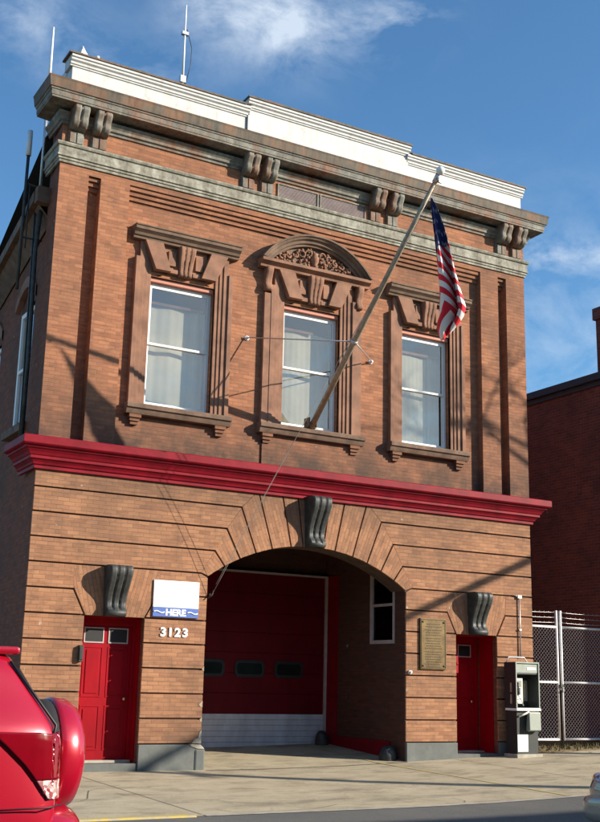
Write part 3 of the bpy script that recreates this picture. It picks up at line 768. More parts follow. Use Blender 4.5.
# consoles: paired brackets with fluted blocks below
def scroll(x0, x1, z0, z1, proj, mat, name, parent, lobes=2, y=0, taper=0, prof=None, groove=.035):
    prof = prof or [(.62, .0), (.78, .06), (.82, .15), (.72, .24), (.62, .34), (.66, .5), (.82, .68), (.96, .8), (1.0, .9), (1.0, 1.0)]
    m = MB(); w = x1-x0; xc = (x0+x1)/2
    # x samples with flutes
    ns = lobes*6; rings = []
    for j, (o, t) in enumerate(prof):
        z = z0+(z1-z0)*t; hw_ = w/2*(1-taper*(1-t)); r = []
        for i in range(ns+1):
            u = i/ns; ph = (u*lobes) % 1.0 if 0 < i < ns else 0.0
            sn = min(1, 2.2*abs(math.sin(math.pi*ph)))**.7 if 0 < i < ns else .55; d = proj*o-groove*(1-sn)
            r.append((xc-hw_+2*hw_*u, y-max(d, .005), z))
        rings.append(m.add([(xc-hw_, y, z)]+r+[(xc+hw_, y, z)]))
    L = ns+3
    for a, b in zip(rings, rings[1:]):
        for i in range(L-1): m.face((a+i, a+i+1, b+i+1, b+i), 0, 1 < i < L-3)
    m.face([rings[0]+i for i in range(L)]); m.face([rings[-1]+i for i in reversed(range(L))])
    return m.build(name, mat, parent)
for a in (.10, .52, 3.54, 3.95, 6.48, 6.90, 9.80, 10.22):
    b = a+.29
    c_ = scroll(a, b, 10.93, 11.32, .31, 'cornice', 'bracket', FS, 2, prof=[(.12, 0), (.3, .03), (.55, .08), (.74, .2), (.80, .34), (.77, .46), (.80, .56), (.9, .70), (.98, .82), (1, .86), (1, 1)], groove=.045)
    m = MB(); m.box(a, b, -.035, 0, 10.672, 10.93)
    for i in range(2):
        u = a+.025+i*.13; m.box(u, u+.11, -.06, -.034, 10.70, 10.90)
    m.build('bracket_block', 'cornice', c_, bevel=.004)
# louvred vent pair in the frieze
m = MB(); gx0, gx1, gz0, gz1 = 4.33, 6.42, 10.63, 11.0
m.box(gx0, gx1, .001, .04, gz0, gz1)
v_ = m.build('vent', 'brownstone_dk', FS)
m = MB()
for i in range(16):
    z = gz0+.03+i*.021; m.prismx([(-.012, z), (-.014, z+.003), (.0, z+.016), (.002, z+.013)], gx0+.03, gx1-.03)
m.build('louvre', 'old_trim', v_)
m = MB(); gc = (gx0+gx1)/2-.08
for a, b in ((gx0+.02, gc-.02), (gc+.02, gx1-.02)):
    for (p, q, r_, s_) in ((a, b, gz0, gz0+.02), (a, b, gz1-.03, gz1-.01), (a, a+.02, gz0+.02, gz1-.03), (b-.02, b, gz0+.02, gz1-.03)): m.box(p, q, -.03, -.015, r_, s_)
m.build('vent_frame', 'architrave', v_)

# keystones
KP = [(.42, 0), (.55, .03), (.6, .09), (.5, .15), (.36, .2), (.36, .3), (.45, .42), (.62, .55), (.82, .68), (.96, .8), (1.0, .9), (.95, .97), (.8, 1.0)]
def keystone(x0, x1, z0, z1, proj):
    k = scroll(x0, x1, z0, z1, proj, 'iron', 'keystone', FS, 3, taper=.16, prof=KP, groove=.045)
    m = MB(); m.lathe([(.0, 0), (.05, .002), (.062, .01), (.062, x1-x0-.1), (.05, x1-x0-.09), (0, x1-x0-.088)], (x0+.05, -proj*.42, z0+.06), (1, 0, 0), 14); m.build('scroll_roll', 'iron', k)
keystone(5.12, 5.53, 3.90, 4.84, .36)
keystone(1.29, 1.70, 2.46, 3.30, .32)
keystone(8.91, 9.34, 2.46, 3.30, .32)

# ---- upper windows
def frame_rects(m, x0, x1, z0, z1, t, y0, y1):
    m.box(x0, x0+t, y0, y1, z0, z1); m.box(x1-t, x1, y0, y1, z0, z1); m.box(x0+t, x1-t, y0, y1, z0, z0+t); m.box(x0+t, x1-t, y0, y1, z1-t, z1)
for wi, (c, w) in enumerate(WIN):
    x0, x1 = c-w/2, c+w/2; yF = FY+.12
    m = MB(); zt = WZ1-.08
    frame_rects(m, x0+.002, x1-.002, WZ0+.001, zt, .05, yF+.02, yF+.07)
    mid = WZ0+.5*(zt-WZ0)+.03
    frame_rects(m, x0+.05, x1-.05, WZ0+.05, mid, .045, yF+.045, yF+.075)
    frame_rects(m, x0+.05, x1-.05, mid-.04, zt-.05, .045, yF+.012, yF+.042)
    wn = m.build('window', 'white_trim', FS, bevel=.004)
    m = MB(); m.box(x0+.09, x1-.09, yF+.058, yF+.062, WZ0+.09, mid-.04); m.box(x0+.09, x1-.09, yF+.025, yF+.029, mid, zt-.09); m.build('pane', 'glass', wn)
    m = MB(); m.box(x0-.3, x1+.3, yF+.6, yF+.63, WZ0-.3, WZ1+.3)
    m.box(x0-.3, x0-.28, yF+.1, yF+.6, WZ0-.3, WZ1+.3); m.box(x1+.28, x1+.3, yF+.1, yF+.6, WZ0-.3, WZ1+.3); m.build('dark_backing', 'dark_in', wn)
    # curtain with folds, and the rod
    for (a, b, za, zb_, ph) in ((x0+(.08, .05, .16)[wi], x1-(.24, .30, .10)[wi], WZ0+(.12, .02, .06)[wi], WZ1-(.42, .40, .46)[wi], 0), (x1-.36, x1-.02, WZ0+.02, WZ1-.42, 2)):
        m = MB(); n_ = 44; k = m.add([(a+(b-a)*i/n_, yF+.2+.002*math.sin(i*(.8+.23*wi)+ph+wi)+.016*math.sin(i*(.21-.05*wi)+wi*2), z) for z in (za, zb_) for i in range(n_+1)])
        for i in range(n_): m.face((k+i, k+i+1, k+n_+2+i, k+n_+1+i), 0, True)
        m.build('curtain', 'curtain', wn, fix=False)
        if ph: break
    m = MB(); m.box(x0+.06, x1-.45 if wi == 1 else x1-.1, yF+.14, yF+.17, WZ1-.43, WZ1-.38); m.build('curtain_rail', 'brownstone', wn)
    # pink painted lintel above the frame
    m = MB(); m.box(x0+.002, x1-.002, FY+.05, FY+.25, WZ1-.08, WZ1-.001)
    m.prism([(x0, WZ1), (x1, WZ1), (x1, WZ1+.10), (x0, WZ1+.10)], FY+.015, FY+.06); m.build('lintel_strip', 'lintel_pink', wn, bevel=.004)
    for q in (x0+.12, x1-.2): m = MB(); m.box(q, q+.08, FY+.0, FY+.02, WZ1+.02, WZ1+.04); m.build('hook', 'black', wn)
    # stepped stone surround
    m = MB(); top = WZ1+.62 if wi != 1 else WZ1+.72
    zsil = WZ0-.02
    for sgn, e in ((-1, x0), (1, x1)):
        m = MB()
        for (a, b, p) in ((0, .075, .025), (.075, .15, .045), (.15, .245, .068), (.245, .33, .10)):
            lo, hi = sorted((e+sgn*a, e+sgn*b)); m.box(lo, hi, FY-p, FY+.05, zsil, top if a < .2 else WZ1+.3)
        m.build('surround', 'brownstone', wn, bevel=.006)
    # flared lintel panels and fluted key
    zl, zh = WZ1+.10, WZ1+.62
    m = MB()
    m.prism([(x0+.04, zl), (x0+.34, zl), (x0+.16, zh), (x0-.19, zh)], FY-.15, FY)
    m.prism([(x1-.34, zl), (x1-.04, zl), (x1+.19, zh), (x1-.16, zh)], FY-.15, FY)
    m.box(x0+.2, x1-.2, FY-.04, FY, zl, zh)
    m.box(x0+.34, c-.15, FY-.085, FY-.039, zl+.0, zl+.08); m.box(c+.15, x1-.34, FY-.085, FY-.039, zl, zl+.08)
    m.box(x0+.3, c-.2, FY-.085, FY-.039, zl+.14, zh-.1); m.box(c+.2, x1-.3, FY-.085, FY-.039, zl+.14, zh-.1)
    m.build('lintel', 'brownstone', wn, bevel=.006)
    scroll(c-.16, c+.16, zl-.03, zh, .2, 'brownstone', 'key_block', wn, 3, y=FY, taper=.25, groove=.04, prof=[(.5, 0), (.62, .06), (.55, .15), (.6, .3), (.75, .55), (.95, .75), (1, .9), (1, 1)])
    # sill with small corbels
    sw_ = w/2+(.37 if wi != 1 else .52)
    m = MB(); zs = WZ0-.02
    P = [(FY, zs), (FY-.17, zs-.01), (FY-.2, zs-.03), (FY-.2, zs-.1), (FY-.17, zs-.11), (FY-.15, zs-.16), (FY-.13, zs-.2), (FY, zs-.2)]
    m.prismx(P, c-sw_, c+sw_); m.box(x0, x1, FY-.02, FY+.26, zs-.05, zs+.018)
    m.build('sill', 'brownstone_dk', wn, bevel=.006)
    for sx_ in (c-sw_+.08, c+sw_-.3):
        m = MB()
        for q in range(3): m.box(sx_+.02*q, sx_+.22-.02*q, FY-.12+.03*q, FY+.01, zs-.26-.06*q, zs-.2-.06*q+.0)
        m.build('corbel', 'brick_up', wn)
    if wi == 1: m = MB(); m.box(c-sw_+.12, c+sw_-.12, FY-.03, FY+.01, 5.35, zs-.2); m.build('apron', 'brick_up', wn)
    if wi != 1:
        m = MB(); zc = zh
        P = [(FY, zc), (FY-.13, zc), (FY-.14, zc+.045), (FY-.17, zc+.055), (FY-.19, zc+.10), (FY-.24, zc+.14), (FY-.25, zc+.145), (FY-.25, zc+.2), (FY-.27, zc+.21), (FY-.27, zc+.235), (FY, zc+.26)]
        m.prismx(P, c-w/2-.42, c+w/2+.42); m.build('hood', 'brownstone_dk', wn, bevel=.004)
    else:
        m = MB(); zc = zh+.0; hw2 = 1.24
        P = [(FY, zc), (FY-.14, zc), (FY-.15, zc+.05), (FY-.2, zc+.08), (FY-.24, zc+.1), (FY-.24, zc+.16), (FY, zc+.17)]
        m.prismx(P, c-hw2, c+hw2); m.build('entablature', 'brownstone', wn, bevel=.004)
        # side pilasters and scroll consoles under the pediment
        for s2 in (-1, 1):
            e = c+s2*(w/2+.40)
            m = MB(); m.box(e-.07, e+.07, FY-.09, FY, WZ0-.02, zc-.5); m.build('pilaster', 'brownstone', wn, bevel=.006)
            scroll(e-.065, e+.065, zc-.46, zc, .19, 'brownstone', 'console', wn, 1, y=FY, groove=.02)
        # segmental pediment
        zb0 = zc+.17; ri = .66; R2 = (hw2*hw2+ri*ri)/(2*ri); czz = zb0+ri-R2; a0 = math.asin(hw2/R2)
        pr = [(0, .20), (0, .27), (-.04, .27), (-.04, .24), (-.08, .22), (-.10, .15), (-.15, .13), (-.15, .08), (-.2, .06)]
        m = MB(); nn = 36; rings = []
        pr = [(0, .20), (.19, .20), (.12, .20)]
        # (radial drop from outer edge, projection)
        pr = [(.0, .0), (.0, .27), (.035, .27), (.045, .24), (.08, .22), (.10, .17), (.15, .16), (.16, .12), (.2, .11), (.2, .0)]
        for i in range(nn+1):
            a = -a0+2*a0*i/nn
            rings.append(m.add([(c+(R2-d)*math.sin(a), FY-p, max(zb0+.001, czz+(R2-d)*math.cos(a))) for d, p in pr]))
        Lp = len(pr)
        for a, b in zip(rings, rings[1:]):
            for i in range(Lp-1): m.face((a+i, a+i+1, b+i+1, b+i))
        m.face([rings[0]+i for i in range(Lp)]); m.face([rings[-1]+i for i in range(Lp)])
        m.build('pediment', 'brownstone_dk', wn)
        m = MB(); P = [(c+(R2-.15)*math.sin(-a0+2*a0*i/20), max(zb0+.002, czz+(R2-.15)*math.cos(-a0+2*a0*i/20))) for i in range(21)]
        m.prism(P, FY-.03, FY); m.build('tympanum', 'brownstone_dk', wn)
        # carved foliage and central urn
        m = MB(); rr = random.Random(4)
        m.lathe([(.02, 0), (.06, .03), (.05, .06), (.08, .12), (.09, .2), (.06, .26), (.07, .29), (0, .3)], (c, FY-.06, zb0+.05), (0, 0, 1), 12)
        for s2 in (-1, 1):
            for q in range(6):
                cx_ = c+s2*(.15+q*.155); rad = .085-.007*q; zc_ = zb0+.05+rad+.17*(1-q/6)**1.2
                pts = [(cx_+s2*(rad*(1-t/22)*math.cos(t*.42+q)), FY-.07-.03*math.sin(t*.3), zc_+rad*(1-t/22)*math.sin(t*.42+q)) for t in range(20)]
                m.tube(pts, [.022-.0006*t for t in range(20)], 6)
            for q in range(60):
                u = rr.random()**.8*.98; x = c+s2*u*1.03; ztop = czz+math.sqrt(max(0, (R2-.2)**2-(x-c)**2))
                if ztop-zb0 < .06: continue
                z = zb0+.03+(ztop-zb0-.07)*rr.random(); rad = .022+.02*rr.random()
                m.lathe([(.001, -rad), (rad*.8, -rad*.5), (rad, 0), (rad*.6, rad*.6), (.001, rad)], (x, FY-.05-.03*rr.random(), z), (rr.uniform(-1, 1), rr.uniform(-.5, .5), rr.uniform(-1, 1)), 6)
        m.build('carving', 'brownstone', wn)

# ---------------------------------------------------------------- things fixed to the front
# flagpole
B0 = Vector((5.22, -.02, 6.19)); T0 = Vector((5.2, -4.07, 9.73)); DV = (T0-B0).normalized(); LEN = (T0-B0).length
FP = thing('flagpole', B0, 'long grey flagpole slanting out from the middle upstairs window sill', 'flagpole')
m = MB(); m.tube([B0+DV*t for t in (0, LEN*.33, LEN*.66, LEN)], [.06, .056, .046, .034], 16); m.build('pole', 'pole', FP)
m = MB(); m.lathe([(.001, -.075)]+[(.075*math.cos(a), .075*math.sin(a)) for a in [R(-60+20*i) for i in range(8)]]+[(.001, .075)], T0+DV*.1, DV, 18); m.build('ball_finial', 'white_trim', FP)
m = MB(); m.tube([T0-DV*.12, T0+DV*.03], .047, 12); m.box(T0.x+.03, T0.x+.09, T0.y, T0.y+.04, T0.z-.1, T0.z-.04); m.build('truck', 'steel', FP)
m = MB(); m.box(B0.x-.1, B0.x+.1, -.06, .12, 6.17, 6.2); m.box(B0.x-.09, B0.x-.07, -.1, .1, 6.2, 6.36); m.box(B0.x+.07, B0.x+.09, -.1, .1, 6.2, 6.36); m.tube([(B0.x-.12, 0, 6.27), (B0.x+.12, 0, 6.27)], .015, 8); m.build('base_bracket', 'brownstone_dk', FP)
G1 = B0+DV*(LEN*.37)
m = MB(); m.tube([G1-DV*.03, G1+DV*.03], .068, 14); m.build('collar', 'steel', FP)
for X, Z in ((3.87, 7.76), (6.66, 7.75)):
    m = MB(); m.tube([G1, (X, FY-.06, Z)], .012, 6); m.build('stay_rod', 'steel', FP)
    m = MB(); m.lathe([(.05, 0), (.05, .015), (.025, .02), (.025, .07), (0, .075)], (X, FY, Z), (0, -1, 0), 12); m.tube([(X-.02, FY-.05, Z), (X-.08, FY-.02, Z-.0)], .012, 6); m.build('stay_anchor', 'paint_galv', FP)
CL = Vector((3.27, -.05, 2.92))
for dx in (0, .12):
    P0 = T0-DV*.08+Vector((.05+dx*.3, 0, -.05)); pts = []
    for i in range(21):
        t = i/20; pts.append(P0.lerp(CL+Vector((dx*.6, 0, dx*1.6)), t)+Vector((0, .25*math.sin(math.pi*t), -.12*math.sin(math.pi*t))))
    m = MB(); m.tube(pts, .0036, 5); m.build('halyard', 'rope', FP)
m = MB(); m.tube([(3.20, -.05, 2.86), (3.27, -.06, 2.92), (3.30, -.05, 3.0)], .012, 6); m.box(3.235, 3.275, -.05, -.001, 2.9, 2.94); m.build('cleat', 'iron', FP)
# flag: folded cloth hanging from the tip
A = Vector((5.22, -3.86, 9.42)); Bf = Vector((5.98, -3.3, 7.22))
m = MB(); NH, NW = 60, 40
vr = (Vector((5.5, -3.6, 8.3))-Vector((-5.245, -17.97, 1.47))); vr.z = 0; vr.normalize(); rt = Vector((vr.y, -vr.x, 0))
wid = [(0, .03), (.08, .10), (.2, .18), (.35, .25), (.5, .29), (.65, .34), (.78, .40), (.86, .40), (.93, .28), (1, .10)]
dep = [(0, .02), (.1, .06), (.25, .16), (.45, .36), (.65, .50), (.8, .44), (.92, .25), (1, .05)]
def interp(tb, x):
    for (a, b), (c, d) in zip(tb, tb[1:]):
        if x <= c: return b+(d-b)*(x-a)/(c-a)
    return tb[-1][1]
sh = [(0, 0), (.2, .03), (.5, .05), (.8, .11), (.9, .03), (1, -.06)]
uvg = []
for j in range(NH+1):
    h = j/NH; cpt = A.lerp(Bf, h); wd, dp = interp(wid, h)*1.12, interp(dep, h)
    for i in range(NW+1):
        u = i/NW
        off = rt*((u-.5)*wd+.05*math.sin(math.pi*h)+.02*math.sin(u*9+h*4)*wd/.2+interp(sh, h))
        fold = math.sin(u*math.pi*3.2+h*1.6+.6)*.5*dp*.8+.07*dp*math.sin(u*17-h*5)
        drop = -.05*abs(math.sin(u*math.pi*1.5+.4))*h+.12*u*h*h
        m.v.append(tuple(cpt+off+vr*fold+Vector((0, 0, drop)))); uvg.append((u, h))
for j in range(NH):
    for i in range(NW):
        a = j*(NW+1)+i; q = (a, a+1, a+NW+2, a+NW+1); m.face(q, 0, True); m.uvs[len(m.f)-1] = [uvg[t] for t in q]
fl = m.build('flag', 'flag', loc=A, fix=False)
md = fl.modifiers.new('sol', 'SOLIDIFY'); md.thickness = .004
tag(fl, 'stars and stripes flag hanging folded from the tip of the slanted pole', 'flag')

# board reading HERE
SG = thing('sign_board', (2.62, 0, 2.5), 'white board with blue strip reading HERE above the street number', 'sign')
m = MB(); m.box(2.19, 3.035, -.03, -.002, 2.665, 3.12); m.build('white_board', 'sign_white', SG, bevel=.003)
m = MB(); m.box(2.19, 3.035, -.03, -.002, 2.505, 2.664); m.build('blue_strip', 'sign_blue', SG, bevel=.002)
text_mesh('HERE', .15, (2.61, -.032, 2.533), 'sign_white', 'lettering', SG, .003, .006, 1.0, 1.08)
for s2 in (-1, 1):
    m = MB(); k0 = 2.61+s2*.31
    pts = [(k0+(-.1+.2*i/10), -.034, 2.585+.014*math.sin(i/10*2*math.pi)) for i in range(11)]; m.tube(pts, .011, 6); m.build('wave_mark', 'sign_white', SG)
HN = thing('house_number', (2.62, 0, 2.2), 'white metal digits 3123 on the brick beside the left door', 'house number')
for ch, x in zip('3123', (2.405, 2.535, 2.67, 2.81)): text_mesh(ch, .2, (x, -.012, 2.185), 'sign_white', 'digit', HN, .008, .007, 1, 1.15)
# plaque
PL = thing('plaque', (8.05, 0, 1.76), 'tall bronze plaque with raised lettering beside the right hand door', 'plaque')
m = MB(); m.box(7.74, 8.36, -.04, -.002, 1.77, 2.74); m.build('plate', 'bronze', PL, bevel=.006)
m = MB()
for (a, b, c, d) in ((7.76, 8.34, 1.79, 1.80), (7.76, 8.34, 2.71, 2.72), (7.76, 7.77, 1.80, 2.71), (8.33, 8.34, 1.80, 2.71)): m.box(a, b, -.046, -.039, c, d)
m.build('rim', 'bronze_dk', PL)
m = MB(); rr = random.Random(2)
zz = 2.62
for i in range(17):
    x = 7.84+rr.random()*.05; xe = 8.26-rr.random()*.05
    while x < xe:
        l = .015+rr.random()*.04; m.box(x, min(x+l, xe), -.044, -.039, zz, zz+.016); x += l+.012
    zz -= .047 if i not in (1, 4, 9) else .065
m.build('raised_text', 'bronze_dk', PL)
for x in (7.80, 8.30):
    for z in (1.84, 2.67): m = MB(); m.lathe([(.02, 0), (.02, .008), (.01, .014), (0, .015)], (x, -.04, z), (0, -1, 0), 10); m.build('bolt', 'bronze_dk', PL)
# small dark box on left jamb, small pale fitting on right of the arch
m = MB(); m.box(.93, 1.0, -.07, -.001, 1.72, 1.98); m.box(.935, .995, -.08, -.069, 1.75, 1.95)
tag(m.build('call_box', 'phone_body', loc=(.96, 0, 1.72), bevel=.008), 'small dark call box on the brick edge of the left door', 'call box')
m = MB(); m.box(7.47, 7.54, -.05, -.001, 1.68, 1.74); m.lathe([(.02, 0), (.02, .03), (0, .032)], (7.505, -.05, 1.71), (0, -1, 0), 10)
tag(m.build('socket_fitting', 'paint_galv', loc=(7.5, 0, 1.68), bevel=.006), 'tiny pale socket on the brick between arch and plaque', 'socket')
m = MB(); m.box(8.632, 8.72, .05, .13, 1.72, 2.05); m.lathe([(.03, 0), (.03, .02), (.0, .03)], (8.68, .05, 1.9), (0, -1, 0), 12)  # red box added in place of the sunlit strip on the door
tag(m.build('sunlit_strip', 'red_door', loc=(8.68, .1, 1.72), bevel=.008), 'small bright red box added for the sunlit strip of the right hand door', 'sunlit strip')
# wheel guards inside the arch
def guard(x, y, z, r, lab):
    m = MB(); m.lathe([(r*.95, 0), (r, .06), (r*.98, .18), (r*.8, .28), (r*.45, .345), (.001, .36)], (x, y, z), (0, 0, 1), 20)
    o = m.build('wheel_guard', 'iron', loc=(x, y, z)); tag(o, lab, 'wheel guard', 'wheel guards along the bay wall')
guard(7.24, .32, .0, .17, 'rounded dark iron wheel guard at the front right foot of arch')
guard(7.2, 2.68, .16, .14, 'rounded dark iron wheel guard at the foot of garage door')
# conduit
CD = thing('conduit', (10.25, -.03, 2.05), 'thin metal conduit running down the brick to the payphone roof', 'conduit')
m = MB(); m.tube([(10.24, -.03, 3.28), (10.24, -.03, 2.06)], .014, 8); m.build('pipe', 'steel', CD)
m = MB(); m.box(10.19, 10.29, -.05, -.001, 3.25, 3.31); m.tube([(10.24, -.03, 3.29), (10.1, -.03, 3.30)], .01, 6); m.box(10.21, 10.27, -.05, -.001, 2.6, 2.63); m.build('clip', 'steel', CD)

# ---------------------------------------------------------------- payphone
px0, px1, py0, py1 = 9.72, 10.32, -.47, -.12
pb = zg(10, -.3)
PH = thing('payphone', (10.0, -.3, pb), 'dark pedestal payphone standing against the brick right of the door', 'payphone')
m = MB(); m.box(px0+.03, px1-.03, py0+.03, py1, pb+.05, pb+.86); m.build('pedestal', 'phone_body', PH, bevel=.008)
m = MB(); m.box(px0-.02, px1+.02, py0-.03, py1+.02, pb-.02, pb+.055); m.build('foot_plate', 'concrete_lt', PH, bevel=.006)
m = MB()
zt, zm = pb+1.80, pb+.90
m.box(px0, px0+.03, py0, py1, zm, zt); m.box(px1-.03, px1, py0, py1, zm, zt); m.box(px0+.03, px1-.03, py1-.03, py1, zm, zt); m.box(px0+.03, px1-.03, py0, py1-.03, zt-.04, zt); m.box(px0+.03, px1-.03, py0+.01, py1-.03, zt-.24, zt-.2)
m.build('enclosure', 'phone_body', PH, bevel=.01)
m = MB()
frame_rects(m, px0-.004, px1+.004, zm-.001, zt+.004, .028, py0-.012, py0-.001); m.build('front_frame', 'phone_panel', PH, bevel=.003)
m = MB(); m.box(px0+.03, px1-.03, py0+.005, py0+.02, zt-.2, zt-.04); hp = m.build('header_panel', 'phone_panel', PH)
m = MB(); m.box(px0+.3, px1-.08, py0-.001, py0+.004, zt-.15, zt-.1); m.build('header_stripe', 'sign_white', hp)
m = MB(); m.box(px0-.01, px1+.01, py0-.03, py1-.03, zm-.03, zm+.015); m.build('shelf', 'sign_white', PH, bevel=.006)
# telephone set
m = MB(); m.box(px0+.06, px0+.29, py1-.22, py1-.03, zm+.1, zt-.3); s_ = m.build('telephone', 'phone_pale', PH, bevel=.01)
m = MB(); m.box(px0+.075, px0+.255, py1-.226, py1-.218, zm+.42, zm+.55); m.build('face_plate', 'chrome', s_)
m = MB()
for i in range(4):
    for j in range(3): m.box(px0+.12+j*.035, px0+.145+j*.035, py1-.24, py1-.221, zm+.28+i*.033, zm+.303+i*.033)
m.build('keypad', 'black', s_)
m = MB(); hx = px0+.11; hy = py1-.26
m.tube([(hx, hy+.02, zm+.50), (hx, hy-.02, zm+.49), (hx, hy-.03, zm+.42), (hx, hy-.03, zm+.36), (hx, hy-.02, zm+.29), (hx, hy+.02, zm+.28)], [.03, .032, .018, .018, .032, .03], 10); m.build('handset', 'black', s_)
m = MB(); m.tube([(hx, hy, zm+.28)]+[(hx+.03+.12*math.sin(t*.35), hy-.01, zm+.28-.22*math.sin(t/9*math.pi)) for t in range(1, 9)]+[(px0+.24, hy+.04, zm+.2)], .008, 6); m.build('cord', 'chrome', s_)
m = MB(); m.box(px0+.3, px1-.05, py1-.05, py1-.031, zm+.15, zt-.35); m.build('notice_panel', 'phone_panel', PH)
m = MB(); m.box(px1-.15, px1-.10, py1-.06, py1-.051, zm+.22, zm+.5); m.build('notice_strip', 'tan_block', PH)
# directory binder hanging under the shelf
m = MB(); m.prismx([(py0-.05, pb+.48), (py0-.10, pb+.50), (py0-.09, pb+.84), (py0-.02, pb+.86), (py0+.02, pb+.5)], px0+.25, px1-.06); m.build('directory_binder', 'phone_panel', PH, bevel=.01)
m = MB(); m.tube([(px0+.05, py0-.02, pb+.76), (px0+.14, py0-.05, pb+.80), (px0+.27, py0-.06, pb+.85)], .018, 8); m.build('hanger_arm', 'phone_pale', PH)
m = MB(); m.box(px0+.04, px0+.3, py0+.022, py0+.029, pb+.1, pb+.42); m.build('white_label', 'sign_white', PH)
m = MB(); m.box(px0-.003, px0, py0+.12, py0+.17, pb+1.0, pb+1.18); m.box(px0-.003, px0, py0+.12, py0+.17, pb+1.22, pb+1.4); m.build('side_sticker', 'tan_block', PH)
m = MB(); m.tube([(px0+.02, py1-.06, zt), (px0+.08, py1-.06, zt+.1), (px1-.12, py1-.06, zt+.1), (px1-.04, py1-.06, zt)], .012, 8); m.build('top_bar', 'paint_galv', PH)

# ---------------------------------------------------------------- fence and gate in the alley
fy = .95; fz = zg(12, 0)
def chain(m, x0, x1, z0, z1, y, s=.062, r=.0032):
    for sg in (1, -1):
        k = -(z1-z0)
        while k < (x1-x0):
            # line x = x0+k+t , z = z0+t
            t0 = max(0, -k); t1 = min(z1-z0, x1-x0-k)
            if t1 > t0+.01:
                a = (x0+k+t0, z0+t0); b = (x0+k+t1, z0+t1)
                if sg < 0: a = (x0+x1-a[0], a[1]); b = (x0+x1-b[0], b[1])
                m.tube([(a[0], y-.003*sg, a[1]), (b[0], y-.003*sg, b[1])], r, 4, False, False)
            k += s*1.41
posts = []
def leaf(name, x0, x1, lab, cat):
    F = thing(name, (x0, fy, fz), lab, cat)
    z0, z1, zm_ = fz+.17, 2.78, 1.60
    for x in (x0, x1): m = MB(); m.tube([(x, fy, z0-.02), (x, fy, z1+.36)], .03, 10); m.build('post', 'paint_galv', F)
    for z in (z0, zm_, z1): m = MB(); m.tube([(x0, fy, z), (x1, fy, z)], .026, 8); m.build('rail', 'paint_galv', F)
    m = MB(); chain(m, x0+.02, x1-.02, z0, z1, fy); m.build('chain_link', 'steel', F, fix=False)
    m = MB()
    for i in range(3):
        z = z1+.1+.11*i; pts = [(x0+(x1-x0)*t/8, fy, z-.015*math.sin(math.pi*t/8)) for t in range(9)]; m.tube(pts, .005, 5)
        for q in range(int((x1-x0)/.13)):
            x = x0+.06+q*.13; m.tube([(x-.015, fy-.015, z+.015), (x+.015, fy+.015, z-.02)], .003, 4)
    m.build('barbed_wire', 'steel', F)
    return F
g1 = leaf('chain_link_gate', 10.68, 12.12, 'chain link gate leaf between the brick corner and the double post', 'gate')
m = MB(); m.tube([(12.17, fy-.05, fz-.1), (12.17, fy-.05, fz+1.3)], .012, 8); m.box(12.14, 12.22, fy-.07, fy-.03, 1.5, 1.56); m.build('drop_bolt', 'iron', g1)
g2_ = leaf('chain_link_gate', 12.24, 13.88, 'chain link gate leaf between the double post and the dark brick house', 'gate')
m = MB(); m.lathe([(.03, 0), (.03, .02), (.02, .03)], (12.2, fy-.06, 1.42), (0, -1, 0), 10); m.tube([(12.14, fy-.04, 1.5), (12.16, fy-.05, 1.42), (12.22, fy-.05, 1.42), (12.26, fy-.04, 1.5)], .008, 6)
tag(m.build('padlock_chain', 'chrome', loc=(12.2, fy, 1.4)), 'small padlock and chain joining the two gate leaves', 'padlock')
# grass and leaf litter along the alley mouth
m = MB(); rr = random.Random(9)
for i in range(900):
    x = rr.uniform(10.7, 15.5); y = rr.gauss(.75, .35)
    if y < .1: continue
    h = rr.uniform(.03, .11); a = rr.uniform(0, 6.28); z = zg(x, 0)
    dx, dy = math.cos(a)*.012, math.sin(a)*.012
    k = m.add([(x-dx, y-dy, z), (x+dx, y+dy, z), (x+rr.uniform(-.04, .04), y+rr.uniform(-.04, .04), z+h)]); m.face((k, k+1, k+2))
tag(m.build('grass', 'grass', fix=False), 'short rough grass under the chain link gates', 'grass', kind='stuff')
m = MB()
for i in range(260):
    x = rr.uniform(10.4, 15); y = rr.gauss(.2, .3); s_ = rr.uniform(.015, .04); a = rr.uniform(0, 6.28); z = zg(x, min(y, 0))+.008
    if y < .05 and x < 10.7: continue
    k = m.add([(x+s_*math.cos(a+q*1.57), y+s_*math.sin(a+q*1.57)*.7, z+rr.uniform(0, .012)) for q in range(4)]); m.face((k, k+1, k+2, k+3))
tag(m.build('leaf_litter', 'dirt', fix=False), 'dry fallen leaves along the sidewalk edge by the gates', 'leaves', kind='stuff')

# ---------------------------------------------------------------- neighbour on the right
NB = thing('brick_house', (14, 3, 0), 'dark red brick house with black roof edge beyond the gates', 'house')
NX = 14.0
m = MB(); m.quad((NX, .25, -.2), (NX, 22, -.2), (NX, 22, 8.75), (NX, .25, 8.75)); m.quad((NX, .25, -.2), (NX+9, .25, -.2), (NX+9, .25, 8.75), (NX, .25, 8.75)); m.quad((NX+9, .25, -.2), (NX+9, 22, -.2), (NX+9, 22, 8.75), (NX+9, .25, 8.75)); m.quad((NX+9, 22, -.2), (NX, 22, -.2), (NX, 22, 8.75), (NX+9, 22, 8.75))
m.build('wall', 'brick_nbr', NB)
m = MB(); m.box(NX-.12, NX+9.1, .1, 22.1, 8.75, 8.93); m.box(NX-.04, NX+9.05, .2, 22, 8.62, 8.75)
rf = m.build('roof', 'roof_dark', NB, bevel=.01)
m = MB(); m.box(NX+.35, NX+1.3, .7, 1.62, 8.9, 10.7); m.box(NX+.30, NX+1.35, .64, 1.68, 10.45, 10.75); m.build('chimney', 'brick_nbr', rf)
